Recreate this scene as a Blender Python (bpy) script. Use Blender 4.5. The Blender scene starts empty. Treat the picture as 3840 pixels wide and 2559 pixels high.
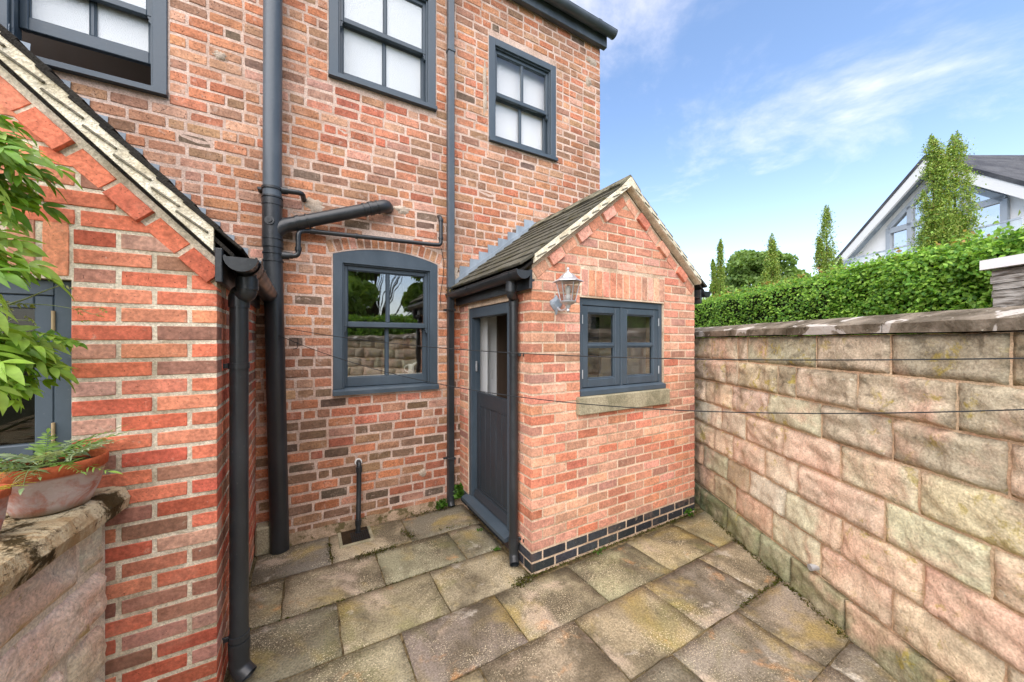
import bpy, bmesh, math, random
import numpy as np
from mathutils import Matrix, Vector, noise as mnoise
R = math.radians
rnd = random.Random(7)
nrs = np.random.RandomState(11)
scene = bpy.context.scene
COL = scene.collection

# ------------------------------------------------------------------ camera
CAM_H = 1.666
cam_d = bpy.data.cameras.new("camera"); cam = bpy.data.objects.new("camera", cam_d); COL.objects.link(cam)
cam.location = (0, 0, CAM_H); cam.rotation_euler = (R(90), 0, R(-30))
cam_d.sensor_width = 36; cam_d.lens = 36 * 1340 / 3840; cam_d.clip_start = .02; cam_d.clip_end = 3000
scene.camera = cam
# ------------------------------------------------------------------ light
SUN_EL, SUN_AZ = 56, 226          # azimuth clockwise from +Y
w = bpy.data.worlds.new("World"); scene.world = w; w.use_nodes = True
nt = w.node_tree; nt.nodes.clear()
def _n(t, **k):
    n = nt.nodes.new(t)
    for a, b in k.items(): setattr(n, a, b)
    return n
sky = _n('ShaderNodeTexSky', sky_type='NISHITA', sun_disc=False, sun_elevation=R(SUN_EL), sun_rotation=R(SUN_AZ),
         altitude=50, air_density=1.0, dust_density=0.6, ozone_density=1.6)
tc = _n('ShaderNodeTexCoord'); sep = _n('ShaderNodeSeparateXYZ'); nt.links.new(tc.outputs['Generated'], sep.inputs[0])
def _math(op, a, b=None, clamp=False):
    m = _n('ShaderNodeMath', operation=op, use_clamp=clamp)
    for i, v in enumerate((a, b)):
        if v is None: continue
        if isinstance(v, (int, float)): m.inputs[i].default_value = v
        else: nt.links.new(v, m.inputs[i])
    return m.outputs[0]
zc = _math('MAXIMUM', sep.outputs[2], 0.0)
den = _math('ADD', zc, 0.16)
cx_ = _math('DIVIDE', sep.outputs[0], den); cy_ = _math('DIVIDE', sep.outputs[1], den)
cmb = _n('ShaderNodeCombineXYZ'); nt.links.new(cx_, cmb.inputs[0]); nt.links.new(cy_, cmb.inputs[1]); cmb.inputs[2].default_value = 2.9
rot_ = _n('ShaderNodeMapping'); rot_.inputs['Rotation'].default_value = (0, 0, R(-40)); nt.links.new(cmb.outputs[0], rot_.inputs[0])
def _noise(scale, detail, rough, dist=0.3):
    n = _n('ShaderNodeTexNoise'); n.inputs['Scale'].default_value = scale; n.inputs['Detail'].default_value = detail
    n.inputs['Roughness'].default_value = rough; n.inputs['Distortion'].default_value = dist
    nt.links.new(rot_.outputs[0], n.inputs['Vector']); return n.outputs['Fac']
def _ramp(v, lo, hi):
    m = _n('ShaderNodeMapRange', interpolation_type='SMOOTHSTEP'); nt.links.new(v, m.inputs[0])
    m.inputs[1].default_value = lo; m.inputs[2].default_value = hi; return m.outputs[0]
big = _ramp(_noise(0.75, 9, .60, .25), .54, .78)
wisp = _math('MULTIPLY', _ramp(_noise(1.5, 10, .62, .5), .46, .82), 0.45)
cl = _math('MAXIMUM', big, wisp)
hor = _math('POWER', _math('SUBTRACT', 1.0, zc, True), 8.0)         # milky air near the horizon
fac = _math('MAXIMUM', _math('MULTIPLY', cl, .9), _math('MULTIPLY', hor, .95), True)
mix = _n('ShaderNodeMixRGB'); nt.links.new(fac, mix.inputs[0])
gain = _n('ShaderNodeMixRGB', blend_type='MULTIPLY'); gain.inputs[0].default_value = 1; gain.inputs[2].default_value = (.87, .945, 1.0, 1)
nt.links.new(sky.outputs[0], gain.inputs[1]); nt.links.new(gain.outputs[0], mix.inputs[1])
mix.inputs[2].default_value = (5.9, 5.6, 5.5, 1)
bg = _n('ShaderNodeBackground'); bg.inputs[1].default_value = 0.072
nt.links.new(mix.outputs[0], bg.inputs[0])
out = _n('ShaderNodeOutputWorld'); nt.links.new(bg.outputs[0], out.inputs[0])
sd = bpy.data.lights.new("sun", 'SUN'); sd.energy = 1.5; sd.angle = R(95); sd.color = (1, .93, .84)
so = bpy.data.objects.new("sun", sd); COL.objects.link(so); so.rotation_euler = (R(90 - SUN_EL), 0, R(180 - SUN_AZ) )
so.location = (2, -6, 12)
vs = scene.view_settings; vs.view_transform = 'Standard'; vs.look = 'None'; vs.gamma = 1; vs.exposure = 2.28; vs.use_white_balance = True; vs.white_balance_temperature = 6900; vs.white_balance_tint = 12
scene.render.engine = 'CYCLES'
scene.cycles.max_bounces = 6; scene.cycles.diffuse_bounces = 3; scene.cycles.glossy_bounces = 3; scene.cycles.transparent_max_bounces = 10

# ------------------------------------------------------------------ materials
def lin(c, k=1.0):
    o = []
    for v in c[:3]:
        v /= 255.; o.append(k * (v / 12.92 if v <= .04045 else ((v + .055) / 1.055) ** 2.4))
    return tuple(o) + (1,)
class NT:
    def __init__(s, name):
        s.m = bpy.data.materials.new(name); s.m.use_nodes = True; s.t = s.m.node_tree
        s.b = s.t.nodes['Principled BSDF']; s.o = s.t.nodes['Material Output']
    def n(s, t, **k):
        n = s.t.nodes.new(t)
        for a, b in k.items(): setattr(n, a, b)
        return n
    def put(s, sock, v):
        if v is None: return
        if hasattr(v, 'node'): s.t.links.new(v, sock)
        elif isinstance(v, (int, float)) and sock.type == 'RGBA': sock.default_value = (v, v, v, 1)
        else: sock.default_value = v
    def pos(s, sc=(1, 1, 1), off=(0, 0, 0)):
        g = s.n('ShaderNodeNewGeometry'); mp = s.n('ShaderNodeMapping')
        s.t.links.new(g.outputs['Position'], mp.inputs[0]); mp.inputs['Scale'].default_value = sc; mp.inputs['Location'].default_value = off
        return mp.outputs[0]
    def noise(s, scale, detail=5, rough=.55, dist=0, sc=(1, 1, 1), off=(0, 0, 0)):
        n = s.n('ShaderNodeTexNoise'); s.put(n.inputs['Vector'], s.pos(sc, off)); n.inputs['Scale'].default_value = scale
        n.inputs['Detail'].default_value = detail; n.inputs['Roughness'].default_value = rough; n.inputs['Distortion'].default_value = dist
        return n.outputs['Fac']
    def ramp(s, v, lo, hi, a=0., b=1.):
        m = s.n('ShaderNodeMapRange', interpolation_type='SMOOTHSTEP'); s.put(m.inputs[0], v)
        for i, x in zip((1, 2, 3, 4), (lo, hi, a, b)): m.inputs[i].default_value = x
        return m.outputs[0]
    def mix(s, f, a, b, mode='MIX'):
        m = s.n('ShaderNodeMixRGB', blend_type=mode); s.put(m.inputs[0], f); s.put(m.inputs[1], a); s.put(m.inputs[2], b); return m.outputs[0]
    def math(s, op, a, b=None, clamp=False):
        m = s.n('ShaderNodeMath', operation=op, use_clamp=clamp); s.put(m.inputs[0], a); s.put(m.inputs[1], b); return m.outputs[0]
    def tone(s, attr):
        if attr:
            a = s.n('ShaderNodeAttribute'); a.attribute_name = 'tone'; return a.outputs['Color']
        return s.n('ShaderNodeObjectInfo').outputs['Color']
    def bump(s, h, dist=.004, strength=1.):
        b = s.n('ShaderNodeBump'); s.put(b.inputs['Height'], h); b.inputs['Distance'].default_value = dist; b.inputs['Strength'].default_value = strength
        s.t.links.new(b.outputs[0], s.b.inputs['Normal'])
    def done(s, col, rough=.8, spec=.3, metal=0):
        s.put(s.b.inputs['Base Color'], col); s.put(s.b.inputs['Roughness'], rough); s.b.inputs['Specular IOR Level'].default_value = spec
        s.b.inputs['Metallic'].default_value = metal; return s.m

def brick_mat(name, attr, mortar, old):
    k = NT(name); c = k.tone(attr)
    blot = k.ramp(k.noise(9 if old else 12, 6, .66, .4), .42, .70)
    c = k.mix(k.math('MULTIPLY', blot, .62 if old else .45), c, k.mix(1, c, (.58, .55, .56, 1) if old else (.72, .74, .8, 1), 'MULTIPLY'))
    fine = k.noise(70, 4, .6)
    c = k.mix(1, c, k.ramp(fine, .25, .75, .74, 1.24), 'MULTIPLY')
    c = k.mix(.35, c, k.mix(1, c, k.ramp(k.noise(26, 3, .5, .4), .3, .7, .6, 1.3), 'MULTIPLY'))
    smear = k.ramp(k.noise(17, 6, .7, .6, off=(3, 1, 5)), .56 if old else .6, .74)
    c = k.mix(k.math('MULTIPLY', smear, .62 if old else .38), c, mortar)
    crk = k.ramp(k.noise(34, 6, .75, .5, (.7, .7, 1.2), off=(2, 7, 3)), .56, .68); c = k.mix(k.math('MULTIPLY', crk, .42 if old else .22), c, lin((112, 84, 68), .7))
    patchy = k.noise(1.3, 5, .6, .3, off=(1, 5, 2)); c = k.mix(1, c, k.ramp(patchy, .32, .68, .82, 1.13), 'MULTIPLY')
    run = k.ramp(k.noise(4.5, 5, .6, .2, (1, 1, .16), off=(6, 2, 4)), .52, .70, 0, .36 if old else .2); c = k.mix(run, c, lin((150, 112, 90), .72))
    bleach = k.ramp(k.noise(2.1, 5, .65, .4, off=(12, 3, 6)), .56, .72, 0, .4 if old else .25); c = k.mix(bleach, c, lin((226, 178, 152), .9))
    pit = k.ramp(k.noise(115 if old else 150, 2, .5, .2), .63 if old else .68, .72)
    c = k.mix(k.math('MULTIPLY', pit, .7), c, (.035, .025, .02, 1))
    white = k.ramp(k.noise(48, 3, .7, off=(9, 2, 1)), .70, .76)
    c = k.mix(k.math('MULTIPLY', white, .5), c, (.62, .55, .47, 1))
    h = k.math('SUBTRACT', k.math('ADD', k.math('MULTIPLY', fine, .5), k.noise(22, 5, .6)), k.math('MULTIPLY', pit, .9))
    k.bump(h, .005 if old else .0032, .9)
    return k.done(c, .88, .2)
def mortar_mat(name, col, dark, recess_dark=.4):
    k = NT(name)
    n1 = k.noise(5, 5, .6); n2 = k.noise(120, 3, .6)
    c = k.mix(k.ramp(n1, .35, .7), col, dark)
    c = k.mix(1, c, k.ramp(n2, .3, .75, .75, 1.2), 'MULTIPLY')
    k.bump(k.math('ADD', n2, k.math('MULTIPLY', k.noise(35, 4), 1.3)), .004)
    return k.done(c, .95, .1)
M = {}
MORT_H, MORT_P, MORT_O = lin((226, 200, 184), .92), lin((236, 212, 186), .92), lin((232, 220, 198), .98)
M['brick_old'] = brick_mat('old_brick', False, MORT_H, True); M['brick_old_s'] = brick_mat('old_brick_field', True, MORT_H, True)
M['brick_new'] = brick_mat('new_brick', False, MORT_P, False); M['brick_new_s'] = brick_mat('new_brick_field', True, MORT_P, False)
M['mort_h'] = mortar_mat('pink_lime_mortar', MORT_H, lin((200, 170, 152), .88))
M['mort_p'] = mortar_mat('pale_mortar', MORT_P, lin((205, 176, 148), .8))
M['mort_o'] = mortar_mat('grey_mortar', MORT_O, lin((184, 170, 146), .88))

def painted(name, col, rough=.42, streak=.15, spec=.4):
    k = NT(name); n = k.noise(6, 5, .6, .2, (1, 1, .35)); f = k.noise(90, 3, .6)
    c = k.mix(k.ramp(n, .35, .75, 0, streak * 2.2), col, tuple(min(1, v * 1.75 + .012) for v in col[:3]) + (1,))
    c = k.mix(k.ramp(f, .66, .8, 0, .28), c, (.34, .34, .33, 1))
    k.bump(k.noise(45, 3), .0009)
    return k.done(c, k.ramp(n, .3, .8, rough - .07, rough + .16), spec)
ANT = (.051, .073, .094, 1)
M['frame'] = painted('anthracite_paint', ANT)
M['frame_dark'] = painted('dark_door_paint', (.026, .034, .043, 1), .45)
M['pipe'] = painted('black_plastic_pipe', (.017, .020, .023, 1), .36, .25, .5)
M['pipe_grey'] = painted('slate_grey_pipe', (.065, .083, .101, 1), .42, .2)
M['lead'] = painted('lead_sheet', (.21, .25, .29, 1), .5, .35)
M['white'] = painted('white_paint', (.78, .78, .76, 1), .6, .02)
M['galv'] = painted('weathered_silver', (.42, .44, .46, 1), .4, .4); M['galv'].node_tree.nodes['Principled BSDF'].inputs['Metallic'].default_value = .55
M['hinge'] = painted('brass_hinge', (.30, .22, .12, 1), .45, .3)
M['wire'] = painted('coated_wire', (.018, .02, .022, 1), .7, .1, .2)
M['plasterw'] = painted('white_plaster', (.85, .85, .84, 1), .9, .0)
M['dim'] = painted('interior_brown', (.07, .045, .03, 1), .6, .1)
M['roomw'] = painted('room_paint', (.35, .32, .28, 1), .9, .03)
M['jug'] = painted('cream_enamel', (.8, .78, .72, 1), .25, .02)
M['grey_ball'] = painted('grey_stone_ball', (.32, .32, .33, 1), .8, .3)
def glass_mat(name, tint, refl, frost=None):
    k = NT(name); t = k.t
    if frost is not None:
        k.bump(k.noise(160, 2, .5), .004); return k.done(frost, .22, .7)
    tr = k.n('ShaderNodeBsdfTransparent'); tr.inputs[0].default_value = tint
    gl = k.n('ShaderNodeBsdfGlossy'); gl.inputs['Roughness'].default_value = 0.0
    b = k.n('ShaderNodeBump'); k.put(b.inputs['Height'], k.noise(3.2, 2, .5)); b.inputs['Distance'].default_value = .004; b.inputs['Strength'].default_value = .35
    t.links.new(b.outputs[0], gl.inputs['Normal'])
    gm_ = k.n('ShaderNodeNewGeometry'); dp = k.n('ShaderNodeVectorMath', operation='DOT_PRODUCT'); t.links.new(gm_.outputs['Incoming'], dp.inputs[0]); t.links.new(gm_.outputs['True Normal'], dp.inputs[1])
    sch = k.math('POWER', k.math('SUBTRACT', 1.0, k.math('ABSOLUTE', dp.outputs['Value']), True), 5.0)
    f = k.math('ADD', k.math('MULTIPLY', sch, .9), .04 + refl, True)
    mx = k.n('ShaderNodeMixShader'); t.links.new(f, mx.inputs[0]); t.links.new(tr.outputs[0], mx.inputs[1]); t.links.new(gl.outputs[0], mx.inputs[2])
    t.links.new(mx.outputs[0], k.o.inputs['Surface']); return k.m
M['glass'] = glass_mat('window_glass', (.95, .97, .96, 1), .09)
M['glass_up'] = glass_mat('upper_window_glass', (1, 1, 1, 1), .03); M['glass_g'] = glass_mat('old_wavy_glass', (.93, .95, .94, 1), .19)
M['glass_l'] = glass_mat('lantern_glass', (.80, .80, .80, 1), .08); M['glass_d'] = glass_mat('dull_glass', (.7, .72, .7, 1), .0)
M['glass_f'] = glass_mat('frosted_glass', None, 0, (.52, .56, .585, 1))

def slab_mat():
    k = NT('riven_paving'); c = k.tone(False); oi = k.n('ShaderNodeObjectInfo')
    def on(scale, detail, rough, dist, off, amt=9.):
        n = k.n('ShaderNodeTexNoise'); va = k.n('ShaderNodeVectorMath', operation='ADD'); cm = k.n('ShaderNodeCombineXYZ')
        k.put(cm.inputs[0], k.math('MULTIPLY', oi.outputs['Random'], amt)); k.put(cm.inputs[1], k.math('MULTIPLY', oi.outputs['Random'], amt * 1.7))
        k.t.links.new(k.pos((1, 1, 1), off), va.inputs[0]); k.t.links.new(cm.outputs[0], va.inputs[1]); k.t.links.new(va.outputs[0], n.inputs['Vector'])
        n.inputs['Scale'].default_value = scale; n.inputs['Detail'].default_value = detail; n.inputs['Roughness'].default_value = rough; n.inputs['Distortion'].default_value = dist; return n.outputs['Fac']
    c = k.mix(k.ramp(on(2.0, 8, .66, .5, (0, 0, 0)), .40, .62, 0, .92), c, lin((104, 94, 76), .74))          # grey-brown grime
    c = k.mix(k.ramp(on(1.9, 7, .6, .6, (5, 3, 0)), .52, .68, 0, .75), c, lin((172, 150, 92), .78))         # ochre
    c = k.mix(k.ramp(on(2.4, 7, .62, .4, (1, 8, 0)), .55, .68, 0, .7), c, lin((190, 170, 150), .84))        # pale pink wear
    c = k.mix(k.ramp(k.noise(1.3, 6, .62, .4, off=(7, 2, 0)), .54, .68, 0, .55), c, lin((128, 126, 70), .68))  # algae crossing slabs
    c = k.mix(k.ramp(on(3.6, 6, .6, .3, (11, 4, 2)), .61, .72, 0, .55), c, lin((206, 148, 92), .84))        # rust
    c = k.mix(k.ramp(on(4.2, 6, .65, .3, (2, 14, 2)), .60, .70, 0, .5), c, lin((208, 200, 186), .86))       # bleached
    c = k.mix(k.ramp(k.noise(11, 6, .7, .3, off=(4, 4, 9)), .56, .70, 0, .45), c, lin((84, 74, 58), .7))
    grain = k.noise(95, 4, .65); c = k.mix(1, c, k.ramp(grain, .25, .75, .60, 1.38), 'MULTIPLY')
    sp = k.math('MULTIPLY', k.ramp(k.noise(150, 2, .5), .58, .66), k.ramp(k.noise(3.5, 5, .6, off=(3, 3, 3)), .42, .58))
    c = k.mix(k.math('MULTIPLY', sp, .75), c, lin((226, 210, 178), .9))
    dk = k.ramp(k.noise(60, 4, .7, off=(7, 1, 0)), .64, .73, 0, .6); c = k.mix(dk, c, (.05, .042, .03, 1))
    k.bump(k.math('ADD', k.math('MULTIPLY', grain, .4), k.noise(12, 8, .68)), .010, .8)
    return k.done(c, .86, .2)
M['slab'] = slab_mat()
def dirt_mat():
    k = NT('joint_dirt'); n = k.noise(30, 5, .65); g = k.noise(7, 4, .6)
    c = k.mix(k.ramp(n, .35, .7), lin((150, 132, 98), .75), lin((84, 70, 50), .7)); c = k.mix(k.ramp(g, .5, .68, 0, .7), c, lin((96, 98, 50), .6)); c = k.mix(k.ramp(k.noise(5, 5, .6, off=(3, 3, 3)), .44, .6, 0, .5), c, lin((52, 44, 32), .6))
    k.bump(k.noise(80, 4, .7), .01); return k.done(c, .95, .1)
M['dirt'] = dirt_mat()
def concrete_mat(name, a, b, moss=None, scale=6):
    k = NT(name); n = k.noise(scale, 7, .65, .3); f = k.noise(120, 3, .6)
    c = k.mix(k.ramp(n, .35, .68), a, b); c = k.mix(1, c, k.ramp(f, .3, .75, .75, 1.25), 'MULTIPLY')
    if moss: c = k.mix(k.ramp(k.noise(9, 6, .7, .3, off=(4, 4, 4)), .52, .6, 0, .85), c, moss)
    k.bump(k.math('ADD', f, k.noise(18, 6)), .006); return k.done(c, .92, .15)
M['sill_stone'] = concrete_mat('sill_stone', lin((186, 176, 148), .8), lin((150, 144, 118), .75))
M['verge'] = concrete_mat('verge_mortar', lin((236, 228, 206), .95), lin((206, 194, 166), .88), None, 12)
M['fillet'] = concrete_mat('base_fillet', lin((190, 165, 140), .75), lin((140, 120, 92), .65), lin((96, 88, 50), .6))
M['ridge'] = concrete_mat('ridge_tile', lin((150, 146, 124), .75), lin((96, 94, 80), .65), lin((58, 50, 30), .6), 9)
M['tile'] = concrete_mat('roof_tile', lin((122, 119, 106), .6), lin((92, 90, 80), .55), lin((100, 95, 66), .5), 5)
M['tile_edge'] = concrete_mat('weathered_tile_edge', lin((150, 144, 126), .75), lin((112, 106, 92), .7), None, 9)
M['tile_dark'] = concrete_mat('dark_roof_tile', lin((72, 68, 62), .55), lin((50, 48, 46), .5), None, 5)
M['slate'] = concrete_mat('grey_slate_roof', lin((104, 106, 110), .7), lin((78, 80, 86), .7), None, 3)
M['render'] = painted('white_render', (.88, .88, .87, 1), .9, 0, .1)
M['soil'] = concrete_mat('soil', lin((80, 62, 44), .6), lin((50, 40, 30), .6))
M['plaster_patch'] = concrete_mat('lime_patch', lin((214, 196, 178), .85), lin((180, 160, 140), .8))
M['ground'] = concrete_mat('garden_earth', lin((96, 100, 60), .5), lin((70, 80, 44), .5), None, 1)
def stone_mat(name, attr=False, weather=True):
    k = NT(name); c = k.tone(attr)
    g = k.n('ShaderNodeNewGeometry'); sx_ = k.n('ShaderNodeSeparateXYZ'); k.t.links.new(g.outputs['Position'], sx_.inputs[0]); zz = sx_.outputs[2]
    n1 = k.noise(3.2, 7, .65, .4); fine = k.noise(95, 4, .65); mid = k.noise(26, 7, .62, .25)
    c = k.mix(k.ramp(n1, .40, .66, 0, .55), c, lin((186, 172, 146), .84))
    c = k.mix(k.ramp(k.noise(2.3, 6, .6, .3, off=(8, 1, 3)), .50, .66, 0, .6), c, lin((222, 178, 154), .9))
    high = k.math('MULTIPLY', k.math('SUBTRACT', zz, .95), .13)                     # more weathering on the upper courses
    dk = k.math('MULTIPLY', k.ramp(k.math('ADD', k.noise(3.4, 8, .7, .5, off=(2, 6, 1)), high), .52, .68), .66); c = k.mix(dk, c, lin((134, 122, 98), .85))
    blk = k.math('MULTIPLY', k.ramp(k.math('ADD', k.noise(9, 8, .72, .4, off=(5, 1, 8)), high), .57, .70), .5); c = k.mix(blk, c, lin((84, 78, 62), .75))
    li = k.math('MULTIPLY', k.ramp(k.noise(10, 7, .7, .4, off=(6, 6, 2)), .55, .64), k.ramp(k.math('ADD', k.noise(1.9, 3, .5, off=(4, 0, 9)), k.math('MULTIPLY', high, .5)), .44, .58))
    c = k.mix(k.math('MULTIPLY', li, .7), c, lin((184, 164, 66), .8))
    wl = k.ramp(k.noise(30, 3, .6, off=(1, 2, 7)), .69, .75, 0, .75); c = k.mix(wl, c, lin((222, 216, 196), .88))
    low = k.math('MULTIPLY', k.ramp(zz, .45, .0), k.ramp(k.noise(4, 6, .65, .3, off=(9, 9, 1)), .42, .6)); c = k.mix(k.math('MULTIPLY', low, .6), c, lin((112, 114, 70), .68))
    c = k.mix(1, c, k.ramp(fine, .25, .75, .72, 1.26), 'MULTIPLY'); c = k.mix(1, c, k.ramp(mid, .3, .72, .88, 1.13), 'MULTIPLY')
    c = k.mix(k.ramp(k.noise(110, 2, .5, off=(3, 3, 1)), .66, .73, 0, .5), c, (.09, .075, .06, 1))
    k.bump(k.math('ADD', k.math('ADD', k.math('MULTIPLY', fine, .18), k.math('MULTIPLY', mid, .55)), k.noise(8, 6, .62, .3)), .016, .8)
    return k.done(c, .9, .15)
M['stone'] = stone_mat('gritstone')
M['joint'] = mortar_mat('sandy_joint', lin((226, 200, 166), .92), lin((210, 170, 138), .88))
def coping_mat():
    k = NT('lichen_coping'); n = k.noise(6, 7, .65, .4)
    c = k.mix(k.ramp(n, .35, .65), lin((150, 138, 122), .75), lin((92, 82, 66), .65))
    pat = k.ramp(k.noise(4.5, 4, .55, .5, off=(2, 9, 4)), .575, .60); c = k.mix(k.math('MULTIPLY', pat, .7), c, lin((206, 200, 192), .85))
    sp = k.ramp(k.noise(34, 3, .6), .68, .72, 0, .7); c = k.mix(sp, c, lin((205, 200, 180), .85))
    c = k.mix(k.ramp(k.noise(22, 5, .7, off=(1, 1, 5)), .6, .68, 0, .6), c, lin((62, 54, 40), .6))
    k.bump(k.math('ADD', k.math('MULTIPLY', k.noise(90, 3), .4), k.noise(14, 7)), .008); return k.done(c, .92, .15)
M['coping'] = coping_mat()
def mosscop_mat():
    k = NT('mossy_flag_coping'); n = k.noise(5, 7, .65, .5, (1, 3, 1))
    c = k.mix(k.ramp(n, .35, .65), lin((214, 200, 166), .8), lin((178, 148, 108), .75))
    c = k.mix(k.ramp(k.noise(6, 7, .7, .4, off=(3, 1, 1)), .50, .58, 0, .95), c, lin((74, 60, 32), .55))
    c = k.mix(k.ramp(k.noise(60, 3, .6), .62, .70, 0, .8), c, (.05, .042, .03, 1))
    k.bump(k.math('ADD', k.noise(60, 4, .7), k.noise(15, 6)), .01); return k.done(c, .95, .1)
M['mosscop'] = mosscop_mat()
def terra_mat():
    k = NT('terracotta'); n = k.noise(13, 6, .65, .5); f = k.noise(90, 3)
    c = k.mix(k.ramp(f, .3, .7), lin((196, 104, 66), .8), lin((170, 84, 52), .8))
    g = k.n('ShaderNodeNewGeometry'); s = k.n('ShaderNodeSeparateXYZ'); k.t.links.new(g.outputs['Position'], s.inputs[0])
    low = k.ramp(s.outputs[2], 1.214, 1.200, 0, 1)
    c = k.mix(k.math('MULTIPLY', k.ramp(n, .34, .58, .25, .98), low), c, lin((206, 190, 184), .8))
    c = k.mix(k.ramp(s.outputs[2], 1.115, 1.085, 0, .7), c, lin((120, 104, 70), .7))
    k.bump(k.math('ADD', f, n), .002); return k.done(c, .85, .2)
M['terra'] = terra_mat()
def leaf_mat(name, trans=.42, rough=.45, objcol=False):
    k = NT(name); c = k.tone(not objcol); c = k.mix(1, c, k.ramp(k.noise(30, 3), .3, .7, .8, 1.2), 'MULTIPLY')
    k.done(c, rough, .35); tl = k.n('ShaderNodeBsdfTranslucent'); k.put(tl.inputs[0], k.mix(1, c, (1.25, 1.2, .6, 1), 'MULTIPLY'))
    mx = k.n('ShaderNodeMixShader'); mx.inputs[0].default_value = trans
    k.t.links.new(k.b.outputs[0], mx.inputs[1]); k.t.links.new(tl.outputs[0], mx.inputs[2]); k.t.links.new(mx.outputs[0], k.o.inputs['Surface']); return k.m
M['leaf'] = leaf_mat('leaf'); M['leaf_obj'] = leaf_mat('glossy_leaf', .35, .4, True); M['fern'] = leaf_mat('fern_leaf', .3, .6)
M['bark'] = concrete_mat('bark', lin((96, 78, 58), .6), lin((60, 48, 36), .6), None, 12)
M['stem'] = painted('green_stem', (.20, .24, .10, 1), .6, .2)
M['hedge_core'] = concrete_mat('hedge_twigs', lin((46, 54, 26), .5), lin((34, 34, 18), .5))
def slatewall_mat():
    k = NT('stacked_slate'); n = k.noise(40, 5, .6, .2, (.25, .25, 1.6)); c = k.mix(k.ramp(n, .35, .65), lin((196, 192, 184), .85), lin((120, 112, 102), .7))
    k.bump(n, .01); return k.done(c, .85, .2)
M['slatewall'] = slatewall_mat()

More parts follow.
